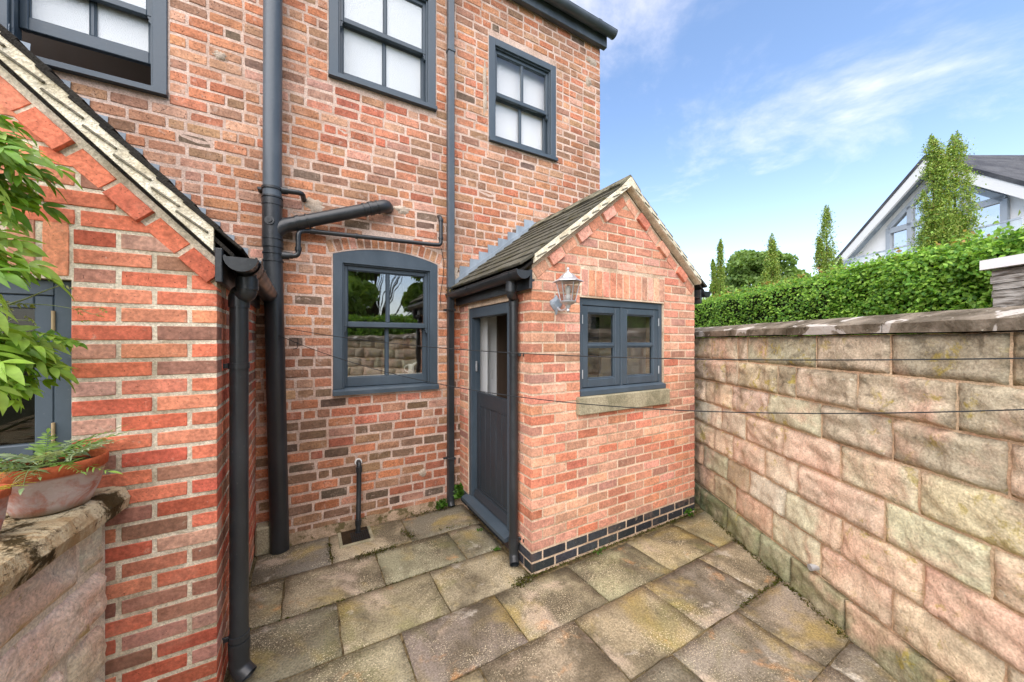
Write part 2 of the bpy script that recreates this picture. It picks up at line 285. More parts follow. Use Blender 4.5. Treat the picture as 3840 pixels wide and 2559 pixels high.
# ------------------------------------------------------------------ geometry helpers
def link(o, parent=None):
    COL.objects.link(o)
    if parent is not None:
        o.parent = parent; o.matrix_parent_inverse = Matrix.Translation(-Vector(WLOC.get(parent.name, (0, 0, 0))))
    return o
WLOC = {}
def thing(name, label, cat, loc, group=None):
    o = bpy.data.objects.new(name, None); COL.objects.link(o); o.location = loc; o.empty_display_size = .1
    WLOC[o.name] = loc; tag(o, label, cat, group); return o
def tag(o, label=None, cat=None, group=None, kind=None):
    for k, v in (('label', label), ('category', cat), ('group', group), ('kind', kind)):
        if v: o[k] = v
    return o
class MB:
    def __init__(s): s.v = []; s.f = []; s.sm = []
    def add(s, v, f, smooth=False):
        n = len(s.v); s.v += [tuple(p) for p in v]; s.f += [tuple(i + n for i in q) for q in f]; s.sm += [smooth] * len(f); return s
    def box(s, x0, x1, y0, y1, z0, z1, c=0.0, M4=None):
        if c <= 0:
            v = [(x, y, z) for z in (z0, z1) for y in (y0, y1) for x in (x0, x1)]
            f = [(0, 2, 3, 1), (4, 5, 7, 6), (0, 1, 5, 4), (2, 6, 7, 3), (0, 4, 6, 2), (1, 3, 7, 5)]
        else:
            c = min(c, (x1 - x0) * .45, (y1 - y0) * .45, (z1 - z0) * .45)
            v = []; idx = {}
            P = ((x0, x1), (y0, y1), (z0, z1))
            for ax in range(3):
                for sg in range(2):
                    for a in range(2):
                        for b in range(2):
                            o = [(ax + 1) % 3, (ax + 2) % 3]; p = [0, 0, 0]; p[ax] = P[ax][sg]
                            p[o[0]] = P[o[0]][a] + (c if a == 0 else -c); p[o[1]] = P[o[1]][b] + (c if b == 0 else -c)
                            key = [0, 0, 0]; key[ax] = sg; key[o[0]] = a; key[o[1]] = b
                            idx[(ax, tuple(key))] = len(v); v.append(tuple(p))
            f = []
            for ax in range(3):
                o = [(ax + 1) % 3, (ax + 2) % 3]
                for sg in range(2):
                    q = []
                    for a, b in ((0, 0), (1, 0), (1, 1), (0, 1)):
                        key = [0, 0, 0]; key[ax] = sg; key[o[0]] = a; key[o[1]] = b; q.append(idx[(ax, tuple(key))])
                    f.append(tuple(q if sg else q[::-1]))
            for ax in range(3):      # edges along axis ax
                o = [(ax + 1) % 3, (ax + 2) % 3]
                for a in range(2):
                    for b in range(2):
                        k0 = [0, 0, 0]; k0[o[0]] = a; k0[o[1]] = b; k1 = list(k0); k1[ax] = 1
                        q = [idx[(o[0], tuple(k0))], idx[(o[0], tuple(k1))], idx[(o[1], tuple(k1))], idx[(o[1], tuple(k0))]]
                        f.append(tuple(q))
            for a in range(2):
                for b in range(2):
                    for d in range(2): f.append(tuple(idx[(ax, (a, b, d))] for ax in range(3)))
        if M4 is not None: v = [tuple(M4 @ Vector(p)) for p in v]
        return s.add(v, f)
    def prism(s, pts, fn, d0, d1):
        """pts 2-D polygon; fn(u,v,d)->xyz ; between depths d0 and d1"""
        n = len(pts); v = [fn(u, z, d0) for u, z in pts] + [fn(u, z, d1) for u, z in pts]
        f = [tuple(range(n)), tuple(range(2 * n - 1, n - 1, -1))] + [(i, i + n, (i + 1) % n + n, (i + 1) % n) for i in range(n)]
        return s.add(v, f)
    def tube(s, path, r, seg=14, caps=True, smooth=True):
        path = [Vector(p) for p in path]; n = len(path); rs = r if isinstance(r, (list, tuple)) else [r] * n
        rings = []; prev = None
        for i, p in enumerate(path):
            t = (path[min(i + 1, n - 1)] - path[max(i - 1, 0)]).normalized()
            if prev is None: a = t.orthogonal().normalized()
            else: a = (prev - t * prev.dot(t)).normalized()
            prev = a; b = t.cross(a)
            rings.append([tuple(p + rs[i] * (a * math.cos(q * 2 * math.pi / seg) + b * math.sin(q * 2 * math.pi / seg))) for q in range(seg)])
        v = [p for g in rings for p in g]; f = []
        for i in range(n - 1):
            for q in range(seg): f.append((i * seg + q, i * seg + (q + 1) % seg, (i + 1) * seg + (q + 1) % seg, (i + 1) * seg + q))
        s.add(v, f, smooth)
        if caps: s.add(rings[0], [tuple(range(seg - 1, -1, -1))]); s.add(rings[-1], [tuple(range(seg))])
        return s
    def lathe(s, prof, c, seg=24, smooth=True, rot=0):
        v = []; f = []
        for r, z in prof:
            for q in range(seg): v.append((c[0] + r * math.cos(rot + q * 2 * math.pi / seg), c[1] + r * math.sin(rot + q * 2 * math.pi / seg), c[2] + z))
        for i in range(len(prof) - 1):
            for q in range(seg): f.append((i * seg + q, i * seg + (q + 1) % seg, (i + 1) * seg + (q + 1) % seg, (i + 1) * seg + q))
        s.add(v, f, smooth)
        return s
    def mesh(s, name, mat, tones=None, recalc=True):
        me = bpy.data.meshes.new(name); me.from_pydata(s.v, [], s.f); me.materials.append(mat)
        if any(s.sm): me.polygons.foreach_set('use_smooth', s.sm)
        if recalc:
            bm = bmesh.new(); bm.from_mesh(me); bmesh.ops.recalc_face_normals(bm, faces=bm.faces); bm.to_mesh(me); bm.free()
        if tones is not None:
            a = me.color_attributes.new('tone', 'FLOAT_COLOR', 'POINT'); a.data.foreach_set('color', np.asarray(tones, dtype=np.float32).ravel())
        me.update(); return me
    def build(s, name, mat, parent=None, tones=None, recalc=True):
        return link(bpy.data.objects.new(name, s.mesh(name, mat, tones, recalc)), parent)
def arc(c, r, a0, a1, n, ax0, ax1):
    c = Vector(c); ax0 = Vector(ax0); ax1 = Vector(ax1)
    return [c + r * (ax0 * math.cos(a0 + (a1 - a0) * i / n) + ax1 * math.sin(a0 + (a1 - a0) * i / n)) for i in range(n + 1)]
def bend(pts, r, n=5):
    """round the inner corners of a polyline"""
    pts = [Vector(p) for p in pts]; o = [pts[0]]
    for i in range(1, len(pts) - 1):
        a = (pts[i - 1] - pts[i]); b = (pts[i + 1] - pts[i]); d = min(r, a.length * .48, b.length * .48); a = pts[i] + a.normalized() * d; b = pts[i] + b.normalized() * d
        for k in range(n + 1):
            t = k / n; o.append((1 - t) ** 2 * a + 2 * t * (1 - t) * pts[i] + t * t * b)
    return o + [pts[-1]]
def LT(l, t): return (.5 * t + .866 * l, .866 * t - .5 * l)
F_ = 1340 * 1024 / 3840.
def proj(p):
    t = .5 * p[0] + .866 * p[1]; l = .866 * p[0] - .5 * p[1]
    if t < .05: return None
    return (512 + F_ * l / t, 341 - F_ * (p[2] - CAM_H) / t, t)

# ------------------------------------------------------------------ bricks
def brick_profile(seed, jag):
    r = random.Random(seed); L, H = .215, .065
    pts = []
    for i in range(4): pts.append((-L / 2 + L * i / 4, -H / 2))
    pts.append((L / 2, -H / 2)); pts.append((L / 2, H / 2 * .1))
    for i in range(4): pts.append((L / 2 - L * i / 4, H / 2))
    pts.append((-L / 2, H / 2)); pts.append((-L / 2, -H * .05))
    P = []
    for x, z in pts:
        corner = abs(abs(x) - L / 2) < 1e-6 and abs(abs(z) - H / 2) < 1e-6
        k = (r.uniform(.2, 1.6) if corner else r.uniform(-.35, .9)) * jag
        P.append((x - math.copysign(min(k * (1 if abs(abs(x) - L / 2) < 1e-6 else 0), .01), x), z - math.copysign(min(k * (1 if abs(abs(z) - H / 2) < 1e-6 else 0), .007), z)))
    c = jag * .9 + .0012
    outer = [(x, c * 1.1, z) for x, z in P]
    inner = [(x - math.copysign(c, x) * (1 if abs(x) > .09 else 0), r.uniform(-.5, .5) * jag, z - math.copysign(c, z) * (1 if abs(z) > .02 else 0)) for x, z in P]
    back = [(x, .1, z) for x, z in P]
    n = len(P); v = inner + outer + back; f = [tuple(range(n))]
    for i in range(n):
        j = (i + 1) % n; f.append((i, i + n, j + n, j)); f.append((i + n, i + 2 * n, j + 2 * n, j + n))
    return v, f
VAR = {'old': [brick_profile(i, .0026) for i in range(10)], 'new': [brick_profile(50 + i, .0014) for i in range(6)]}
VMESH = {}
def vmesh(kind, i, mat):
    key = (kind, i, mat.name)
    if key not in VMESH:
        b = MB(); b.add(*VAR[kind][i]); VMESH[key] = b.mesh('brick', mat)
    return VMESH[key]
def clip(poly, a, b, c):        # keep a*u+b*z<=c
    o = []
    for i in range(len(poly)):
        p, q = poly[i], poly[(i + 1) % len(poly)]; dp = a * p[0] + b * p[1] - c; dq = a * q[0] + b * q[1] - c
        if dp <= 0: o.append(p)
        if dp * dq < 0:
            t = dp / (dp - dq); o.append((p[0] + t * (q[0] - p[0]), p[1] + t * (q[1] - p[1])))
    return o
def parea(p): return .5 * abs(sum(p[i][0] * p[(i + 1) % len(p)][1] - p[(i + 1) % len(p)][0] * p[i][1] for i in range(len(p))))
class Field:
    """collects the bricks of one building; the 300 that show largest become objects, the rest one part"""
    def __init__(s, parent, kind, mi, ms): s.parent = parent; s.kind = kind; s.mi = mi; s.ms = ms; s.rec = []
    def put(s, frame, uc, zc, L, H, col, ang=0., out=0., depth=.1, poly=None):
        o, rz = frame
        Mx = Matrix.Translation(o) @ Matrix.Rotation(rz, 4, 'Z') @ Matrix.Translation((uc, -out, zc)) @ Matrix.Rotation(-ang, 4, 'Y')
        c = Mx @ Vector((0, 0, 0)); p = proj(c); area = 0
        if p and -20 < p[0] < 1044 and -15 < p[1] < 697:
            nrm = Matrix.Rotation(rz, 3, 'Z') @ Vector((0, -1, 0)); d = (Vector((0, 0, CAM_H)) - c); area = L * H * max(nrm.dot(d) / d.length, 0.02) / p[2] ** 2
        s.rec.append((area, Mx, L, H, depth, col, poly))
    def finish(s, limit=300):
        s.rec.sort(key=lambda r: -r[0]); V = VAR[s.kind]
        mb = MB(); tones = []
        for i, (a, Mx, L, H, depth, col, poly) in enumerate(s.rec):
            k = rnd.randrange(len(V)); S = Matrix.Diagonal((L / .215, depth / .1, H / .065, 1))
            fl = Matrix.Diagonal((rnd.choice((-1, 1)), 1, 1, 1))
            if i < limit:
                if poly is None:
                    ob = bpy.data.objects.new('brick', vmesh(s.kind, k, s.mi)); link(ob, s.parent); Mw = Mx @ S
                else:
                    ob = bpy.data.objects.new('brick', s.pm(poly, depth).mesh('brick', s.mi)); link(ob, s.parent); Mw = Mx
                ob.matrix_basis = Mw; ob.color = col
            else:
                if poly is None: v = [tuple(Mx @ (S @ Vector(p))) for p in V[k][0]]; f = V[k][1]
                else: q = s.pm(poly, depth); v = [tuple(Mx @ Vector(p)) for p in q.v]; f = q.f
                mb.add(v, f); tones += [col] * len(v)
        if mb.v: tag(mb.build('brick_field', s.ms, s.parent, tones), kind='stuff')
    def pm(s, poly, depth):
        cx = sum(p[0] for p in poly) / len(poly); cz = sum(p[1] for p in poly) / len(poly); c = .003
        ins = []
        for x, z in poly:
            d = math.hypot(x - cx, z - cz); k = max(0, 1 - c / max(d, .004)); ins.append((cx + (x - cx) * k, cz + (z - cz) * k))
        n = len(poly); v = [(x, 0, z) for x, z in ins] + [(x, c, z) for x, z in poly] + [(x, depth, z) for x, z in poly]
        f = [tuple(range(n))]
        for i in range(n):
            j = (i + 1) % n; f += [(i, i + n, j + n, j), (i + n, i + 2 * n, j + 2 * n, j + n)]
        b = MB(); b.add(v, f); return b
def pick(pal):
    x = rnd.random() * sum(p[0] for p in pal)
    for wgt, c, k in pal:
        x -= wgt
        if x <= 0: break
    l = lin(c, k); y_ = .3 * l[0] + .5 * l[1] + .2 * l[2]; l = [v + .10 * (y_ - v) for v in l[:3]]; l[1] *= 1.05; g = rnd.uniform(.86, 1.16)
    return (min(1, l[0] * g * rnd.uniform(.95, 1.05)), min(1, l[1] * g * rnd.uniform(.94, 1.06)), min(1, l[2] * g * rnd.uniform(.94, 1.06)), 1)
PAL_OLD = [(30, (218, 142, 104), .88), (24, (204, 146, 114), .88), (18, (210, 126, 92), .86), (15, (180, 130, 104), .84), (3, (138, 110, 96), .8), (11, (220, 160, 136), .9)]
PAL_OLD_LOW = [(24, (212, 130, 92), .86), (20, (182, 132, 102), .84), (14, (196, 114, 86), .84), (24, (156, 120, 96), .8), (9, (128, 104, 88), .76), (9, (208, 148, 122), .86)]
PAL_RED = [(30, (222, 140, 112), .88), (24, (214, 122, 94), .86), (18, (214, 156, 134), .88)]
PAL_OUT = [(32, (220, 116, 84), .95), (26, (224, 134, 102), .95), (13, (206, 98, 72), .92), (16, (192, 132, 110), .9), (8, (164, 110, 92), .85), (6, (212, 150, 134), .92)]
PAL_POR = [(32, (228, 146, 116), .9), (30, (232, 162, 136), .92), (15, (220, 128, 100), .88), (16, (208, 146, 124), .88), (6, (188, 130, 112), .84)]
PAL_BLUE = [(1, (66, 68, 74), .75), (1, (56, 58, 64), .75)]
def spans(u0, u1, blocks):
    """free intervals of [u0,u1] not covered by blocks"""
    cur = [(u0, u1)]
    for a, b in blocks:
        nx = []
        for p, q in cur:
            if b <= p or a >= q: nx.append((p, q)); continue
            if a > p: nx.append((p, a))
            if b < q: nx.append((b, q))
        cur = nx
    return [c for c in cur if c[1] - c[0] > .02]

# ================================================================== setting
g = MB().box(-400, 600, -400, 800, -1.0, -.06).build('ground', M['ground']); tag(g, kind='structure')
patio = MB().box(-.75, 5.2, -5, 3.53, -.055, -.007).build('patio', M['dirt']); tag(patio, kind='structure')
SL_PAL = [(3, (176, 160, 132), .72), (2, (166, 150, 116), .7), (2, (152, 138, 122), .68), (2, (184, 164, 142), .74), (1, (140, 128, 112), .66)]
def slab(x0, x1, y0, y1, dz=0):
    jx, jy = .0045, .005; x0 += jx; x1 -= jx; y0 += jy; y1 -= jy
    nx = max(2, int((x1 - x0) / .07)); ny = max(2, int((y1 - y0) / .07)); v = []; f = []; s = rnd.uniform(0, 99)
    for j in range(ny + 1):
        for i in range(nx + 1):
            x = x0 + (x1 - x0) * i / nx; y = y0 + (y1 - y0) * j / ny
            e = i in (0, nx) or j in (0, ny)
            z = mnoise.fractal((x * 3 + s, y * 3, 0), 1, 2, 4) * .004 - (.0022 if e else 0) + dz
            if i in (0, nx): x += rnd.uniform(-.004, .004)
            if j in (0, ny): y += rnd.uniform(-.004, .004)
            v.append((x, y, z))
    for j in range(ny):
        for i in range(nx): a = j * (nx + 1) + i; f.append((a, a + 1, a + nx + 2, a + nx + 1))
    ring = list(range(nx + 1)) + [j * (nx + 1) + nx for j in range(1, ny + 1)] + [ny * (nx + 1) + i for i in range(nx - 1, -1, -1)] + [j * (nx + 1) for j in range(ny - 1, 0, -1)]
    n0 = len(v); v += [(v[i][0], v[i][1], -.045) for i in ring]; m = len(ring)
    f += [(ring[i], n0 + i, n0 + (i + 1) % m, ring[(i + 1) % m]) for i in range(m)]
    b = MB(); b.add(v, f); b.sm = [True] * ((nx) * (ny)) + [False] * m
    o = b.build('slab', M['slab'], patio, recalc=False); o.color = pick(SL_PAL); return o
rows = [(2.99, 3.44, [-.33, .173, .767, 1.39]), (2.54, 2.985, [-.33, -.127, .473, 1.07, 1.39]), (2.09, 2.535, [-.33, .172, .771, 1.375]),
        (1.665, 2.09, [-.73, -.13, .468, 1.074, 1.678, 2.30, 2.90, 3.5]), (1.225, 1.665, [-.73, -.43, .17, .77, 1.383, 1.998, 2.617, 3.22, 3.6]),
        (.78, 1.225, [-.73, -.13, .47, 1.08, 1.687, 2.302, 2.93]), (.335, .78, [-.73, .17, .77, 1.385, 1.98, 2.33, 2.62])]
y = .335
for k in range(12):
    y1 = y; y -= .445; off = .3 * (k % 2); xr = (1.95 + .5 * y) / .866
    xs = [-.73] + [-.43 + off + .605 * i for i in range(6) if -.43 + off + .605 * i < xr]; rows.append((y, y1, xs))
for y0, y1, xs in rows:
    for a, b in zip(xs, xs[1:]): slab(a, b, y0, y1, rnd.uniform(-.002, .003))

# ================================================================== the old house
WY = 3.5
house = thing('brick_house', 'tall old brick house with dark grey sash windows and an eaves gutter', 'house', (0, WY, 0))
GW = (.207, 1.152, 1.187, 2.437); MW = (.174, 1.132, 3.97, 5.14); RW = (1.73, 2.64, 3.845, 5.006); LW = (-1.68, -.869, 3.43, 4.62)
R1 = 1.42; XM = .6795; ZC = 2.517 - R1
def arch_z(x): return ZC + math.sqrt(R1 ** 2 - (x - XM) ** 2)
fnY = lambda y0: (lambda u, z, d: (u, y0 + d, z))
HX0, HX1, HZ = -4.2, 3.365, 5.62
def wall_with_holes(x0, x1, z0, z1, holes, y0, y1):
    xs = sorted({x0, x1, *[h[0] for h in holes], *[h[1] for h in holes]}); b = MB()
    for a, c in zip(xs, xs[1:]):
        hs = sorted([(h[2], h[3]) for h in holes if h[0] <= a + 1e-6 and h[1] >= c - 1e-6]); z = z0
        for p, q in hs: b.box(a, c, y0, y1, z, p); z = q
        b.box(a, c, y0, y1, z, z1)
    return b
REC = .0035
GWT = 2.53
b = wall_with_holes(HX0, HX1 - REC, -.05, HZ, [(GW[0], GW[1], GW[2], GWT), MW, RW, LW], WY + REC, WY + .26)
n = 14; pts = [(GW[0] + (GW[1] - GW[0]) * i / n, arch_z(GW[0] + (GW[1] - GW[0]) * i / n)) for i in range(n + 1)] + [(GW[1], GWT), (GW[0], GWT)]
b.prism(pts, fnY(WY + REC), 0, .1)
b.build('wall', M['mort_h'], house)
bk = MB().box(HX0, HX1 - .01, 8.0, 8.25, -.05, HZ).box(HX1 - .25, HX1 - REC, WY + .27, 7.99, -.05, HZ).box(HX0, HX0 + .2, WY + .27, 7.99, -.05, HZ)
bk.build('side_wall', M['mort_h'], house)
MB().box(-.25, 1.45, 6.2, 6.3, 0, 2.75).box(-.35, -.26, 3.77, 6.3, 0, 2.75).box(1.46, 1.56, 3.77, 6.3, 0, 2.75).box(-.35, 1.56, 3.77, 6.3, 2.76, 2.86).box(-.35, 1.56, 3.77, 6.3, -.04, .0).build('room', M['roomw'], house)
MB().box(HX0 + .2, HX1 - .3, 3.8, 7.9, 2.95, 3.05).box(HX0 + .21, -.72, 6.6, 6.7, 3.06, 5.5).build('upper_floor', M['dim'], house)
HF = ((0, WY, 0), 0.0)
fh = Field(house, 'old', M['brick_old'], M['brick_old_s'])
PC = .0886; ncourse = int(HZ / PC)
for ci in range(ncourse):
    z0 = .02 + ci * PC; H = PC - .0170; zcn = z0 + H / 2 + .0085
    blocks = []
    for hx0, hx1, hz0, hz1 in (MW, RW, LW):
        if hz0 - .045 < zcn < hz1 + .03: blocks.append((hx0 - .008, hx1 + .008))
    if GW[2] - .03 < zcn < GW[3]: blocks.append((GW[0] - .008, GW[1] + .008))
    R2 = R1 + .122
    if GW[3] - .05 < zcn + H / 2 and zcn - H / 2 < ZC + R2 and zcn >= GW[3]:
        hw = math.sqrt(max(0, R2 ** 2 - (zcn - .012 - ZC) ** 2)); hw = min(hw, (GW[1] - GW[0]) / 2 + .05); blocks.append((XM - hw, XM + hw))
    if zcn < 2.2: blocks.append((1.50, 3.2))
    end = HX1
    if ci == ncourse - 1 or z0 > 5.5: end = HX1
    for a, c in spans(-2.6, end, blocks):
        u = a + (rnd.uniform(-.2, 0) if a == -2.6 else 0); first = True
        if a != -2.6 and ci % 2: Ls = [.105]
        else: Ls = []
        while u < c - .01:
            L = Ls.pop() if Ls else (.218 * rnd.uniform(.94, 1.04) if rnd.random() > .24 else .106 * rnd.uniform(.9, 1.12))
            j = .0150 * rnd.uniform(.8, 1.3); e = min(u + L, c)
            if c - e < .06: e = c
            if e - u > .25: e = (u + c) / 2
            uc = (u + e) / 2; low = zcn < 1.15 + .25 * math.sin(uc * 3.1)
            pal = PAL_OLD_LOW if low else PAL_OLD
            if (.2 < uc < 1.15 and .93 < zcn < 1.187) or (.1 < uc < 1.15 and 3.35 < zcn < 3.97): pal = PAL_RED if rnd.random() < .8 else pal
            l_ = (e - u) - (j if e < c - .001 else .006)
            if l_ > .03:
                fh.put(HF, u + l_ / 2 + .003, zcn + rnd.uniform(-.0022, .0022), l_, H * rnd.uniform(.93, 1.04), pick(pal), ang=rnd.uniform(-.008, .008), out=rnd.uniform(-.003, .0025), depth=.06)
            u = e
# end (right) face of the house: quoin ends
for ci in range(ncourse):
    if .02 + ci * PC < 2.9: continue
    u = .09 if ci % 2 else .09
    while u < 1.6:
        L = rnd.choice((.215, .215, .106)); fh.put(((HX1, WY, 0), R(90)), u + L / 2, .02 + ci * PC + .006 + (PC - .0125) / 2, L, PC - .0125, pick(PAL_OLD), depth=.06); u += L + .012
na = 17; A = math.asin((GW[1] - GW[0]) / 2 / R1) * 1.06
for i in range(na):
    th = -A + 2 * A * (i + .5) / na; rr = R1 + .012 + .052
    fh.put(HF, XM + rr * math.sin(th), ZC + rr * math.cos(th), .104, 2 * A * R1 / na - .010, pick(PAL_OLD), ang=R(90) - th, out=rnd.uniform(-.002, .002), depth=.06)
fh.finish()
# lime patches and base fillet
def patch(x, z, rx, rz, seed):
    r = random.Random(seed); n = 22; ring = [(x + rx * math.cos(2 * math.pi * i / n) * r.uniform(.62, 1.1), z + rz * math.sin(2 * math.pi * i / n) * r.uniform(.62, 1.1)) for i in range(n)]
    v = [(x, WY - .010, z)] + [(x + (p - x) * .6, WY - .008 + r.uniform(-.003, .001), z + (q - z) * .6) for p, q in ring] + [(p, WY + .006, q) for p, q in ring]
    f = [(0, 1 + i, 1 + (i + 1) % n) for i in range(n)] + [(1 + i, 1 + n + i, 1 + n + (i + 1) % n, 1 + (i + 1) % n) for i in range(n)]
    mb = MB(); mb.add(v, f, True); mb.build('mortar_patch', M['plaster_patch'], house)
for a in ((-.57, 3.86, .055, .05, 1), (.06, 2.83, .10, .075, 2), (3.16, 5.02, .07, .08, 3), (3.22, 5.30, .12, .06, 4), (.80, 2.93, .09, .05, 5), (1.0, .36, .05, .05, 6), (1.68, 4.4, .035, .42, 8), (1.35, 2.35, .06, .12, 9)): patch(*a)
v = []; f = []
N = 60
for i in range(N + 1):
    x = -.33 + 1.72 * i / N; q = mnoise.noise((x * 7, 0, 3)); o = .075 + .03 * q
    v += [(x, WY + .02, .075 + .02 * mnoise.noise((x * 9, 5, 1))), (x, WY - .02, .045 + .02 * mnoise.noise((x * 11, 2, 1))), (x, WY - .05 - .02 * q, .012), (x, WY - o - .03, -.02)]
for i in range(N):
    for j in range(3): f.append((i * 4 + j, i * 4 + 4 + j, i * 4 + 5 + j, i * 4 + 1 + j))
fb = MB(); fb.add(v, f); fb.build('base_fillet', M['fillet'], house)
sb = MB().box(-.34, -.245, WY - .12, WY - .005, -.01, .21, .012); sb.build('base_stone', M['sill_stone'], house)

def sash_window(parent, box, yf, arch=False, frost=None, lift=0, sill_proj=.035, white_backing=False):
    """outer frame, sill, two sashes and four panes; yf = front face of the frame"""
    x0, x1, z0, z1 = box; j = .078; m = M['frame']; sz = z0 + .05; head = z1 - j
    fr = MB()
    fr.box(x0, x0 + j, yf, yf + .13, sz, z1, .004).box(x1 - j, x1, yf, yf + .13, sz, z1, .004)
    if arch:
        pts = [(x0 + (x1 - x0) * i / 14, arch_z(x0 + (x1 - x0) * i / 14) - .004) for i in range(15)]
        fr.prism([(x0, z1 - .073)] + [(x1, z1 - .073)] + pts[::-1], fnY(yf), .001, .12)
        head = z1 - .073
    else: fr.box(x0 + j, x1 - j, yf + .001, yf + .13, head, z1, .004)
    a0, a1 = x0 + j, x1 - j
    fr.box(a0 - .001, a0 + .014, yf + .022, yf + .06, sz + .005, head, .002).box(a1 - .014, a1 + .001, yf + .022, yf + .06, sz + .005, head, .002).box(a0 + .014, a1 - .014, yf + .022, yf + .06, head - .014, head + .001, .002)
    w_ = fr.build('window', m, parent)
    sl = MB(); sl.prism([(-sill_proj, z0), (.14, z0), (.14, sz + .006), (.0, sz), (-sill_proj, z0 + .036)], lambda u, z, d: (d, yf + u, z), x0 - .004, x1 + .004)
    sl.build('sill', m, w_)
    zm = (sz + head) / 2 + .015
    def sash(za, zb, y, bot, top, nm, dz=0):
        s = MB(); st = .042; y1 = y + .042
        s.box(a0 + .002, a0 + st, y, y1, za, zb, .004).box(a1 - st, a1 - .002, y, y1, za, zb, .004)
        s.box(a0 + st, a1 - st, y + .0005, y1, za, za + bot, .004).box(a0 + st, a1 - st, y + .0005, y1, zb - top, zb, .004)
        xm = (a0 + a1) / 2; s.box(xm - .012, xm + .012, y + .006, y1 - .004, za + bot, zb - top, .005)
        if nm == 'upper_sash':          # moulded horns under the meeting rail
            for sx, sg in ((a0 + .004, 1), (a1 - .004, -1)):
                s.prism([(0, za), (.034, za), (.034, za - .012), (.026, za - .02), (.03, za - .034), (.018, za - .048), (0, za - .05)], lambda u, z, d, sx=sx, sg=sg: (sx + sg * u, y + d, z), .004, .036)
        so_ = s.build(nm, m, w_)
        for p, q in ((a0 + st, xm - .012), (xm + .012, a1 - st)):
            pb = MB().box(p - .003, q + .003, y + .02, y + .024, za + bot - .003, zb - top + .003); pb.build('pane', frost or M['glass_g' if arch else 'glass_up'], w_)
            bd = MB(); e = .007       # glazing bead
            bd.box(p, p + e, y + .008, y + .02, za + bot, zb - top, .003).box(q - e, q, y + .008, y + .02, za + bot, zb - top, .003).box(p + e, q - e, y + .008, y + .02, za + bot, za + bot + e, .003).box(p + e, q - e, y + .008, y + .02, zb - top - e, zb - top, .003)
            bd.build('glazing_bead', m, w_)
    sash(zm - .022, head - .002, yf + .045, .044, .05, 'upper_sash')
    sash(sz + .008 + lift, zm + .022 + lift, yf + .092, .085, .044, 'lower_sash')
    if white_backing: MB().box(a0 - .02, a1 + .02, yf + .142, yf + .147, sz, head).build('white_backing', M['white'], w_)  # white board added behind the panes to make the glass look bright
    return w_
wg = sash_window(house, GW, WY - .004, arch=True); wg['label'] = 'ground floor sash window with a shallow arched head'
wm = sash_window(house, MW, WY - .012, frost=M['glass_f']); wm['label'] = 'upper sash window with frosted panes between the two pipes'
wr = sash_window(house, RW, WY - .004, white_backing=True); wr['label'] = 'upper sash window nearest the house corner'
wl = sash_window(house, LW, WY - .012, frost=M['glass_f'], lift=.20); wl['label'] = 'upper sash window pushed open above the outbuilding roof'
# eaves
MB().box(HX0, HX1 + .05, WY - .075, WY - .012, 5.50, 5.72, .004).box(HX0, HX1 + .05, WY - .011, WY + .3, 5.63, 5.66).build('fascia', M['pipe_grey'], house)
def gutter(name, p0, p1, r, mat, parent, caps=True, seg=12):
    p0, p1 = Vector(p0), Vector(p1); t = (p1 - p0).normalized(); sd_ = Vector((t.y, -t.x, 0)); up = Vector((0, 0, 1)); b = MB(); v = []
    for p in (p0, p1):
        for rr in (r, r - .004):
            for i in range(seg + 1): a = math.pi + math.pi * i / seg; v.append(tuple(p + rr * (sd_ * math.cos(a) + up * math.sin(a))))
    k = seg + 1; f = []
    for i in range(seg): f += [(i, i + 1, 2 * k + i + 1, 2 * k + i), (k + i, 3 * k + i, 3 * k + i + 1, k + i + 1)]
    f += [(0, 2 * k, 3 * k, k), (seg, k + seg, 3 * k + seg, 2 * k + seg)]
    b.add(v, f, True)
    for e in (-r, r - .006): b.tube([p0 + sd_ * (e + .003) + up * .002, p1 + sd_ * (e + .003) + up * .002], .005, 6)
    o = b.build(name, mat, parent)
    if caps:
        for p, s_ in ((p0, -1), (p1, 1)):
            c = MB(); ring = [p + (r + .003) * (sd_ * math.cos(math.pi + math.pi * i / seg) + up * math.sin(math.pi + math.pi * i / seg)) for i in range(seg + 1)]
            c.add([tuple(q + t * s_ * .004) for q in ring] + [tuple(q - t * s_ * .012) for q in ring], [tuple(range(seg + 1)), tuple(range(2 * seg + 1, seg, -1))] + [(i, i + seg + 1, i + seg + 2, i + 1) for i in range(seg)])
            c.build('end_cap', mat, o)
    return o
def gut_band(p, t, r, mat, parent, w=.05, name='union'):
    p = Vector(p); t = Vector(t).normalized(); gutter(name, p - t * w / 2, p + t * w / 2, r, mat, parent, False)
go = gutter('gutter', (HX0, WY - .145, 5.655), (HX1 + .10, WY - .145, 5.655), .064, M['pipe_grey'], house)
gut_band((3.17, WY - .145, 5.655), (1, 0, 0), .070, M['pipe_grey'], go); gut_band((1.55, WY - .145, 5.655), (1, 0, 0), .070, M['pipe_grey'], go)
rf = MB(); rf.prism([(WY - .12, 5.70), (5.85, 7.6), (8.4, 5.70), (8.4, 5.66), (5.85, 7.5), (WY - .12, 5.665)], lambda u, z, d: (d, u, z), HX0 - .1, HX1 + .08); rf.build('roof', M['slate'], house)
MB().box(HX1 - .33, HX1 + .0, WY + .3, 8.2, HZ, 5.7).build('gable_top', M['mort_h'], house)

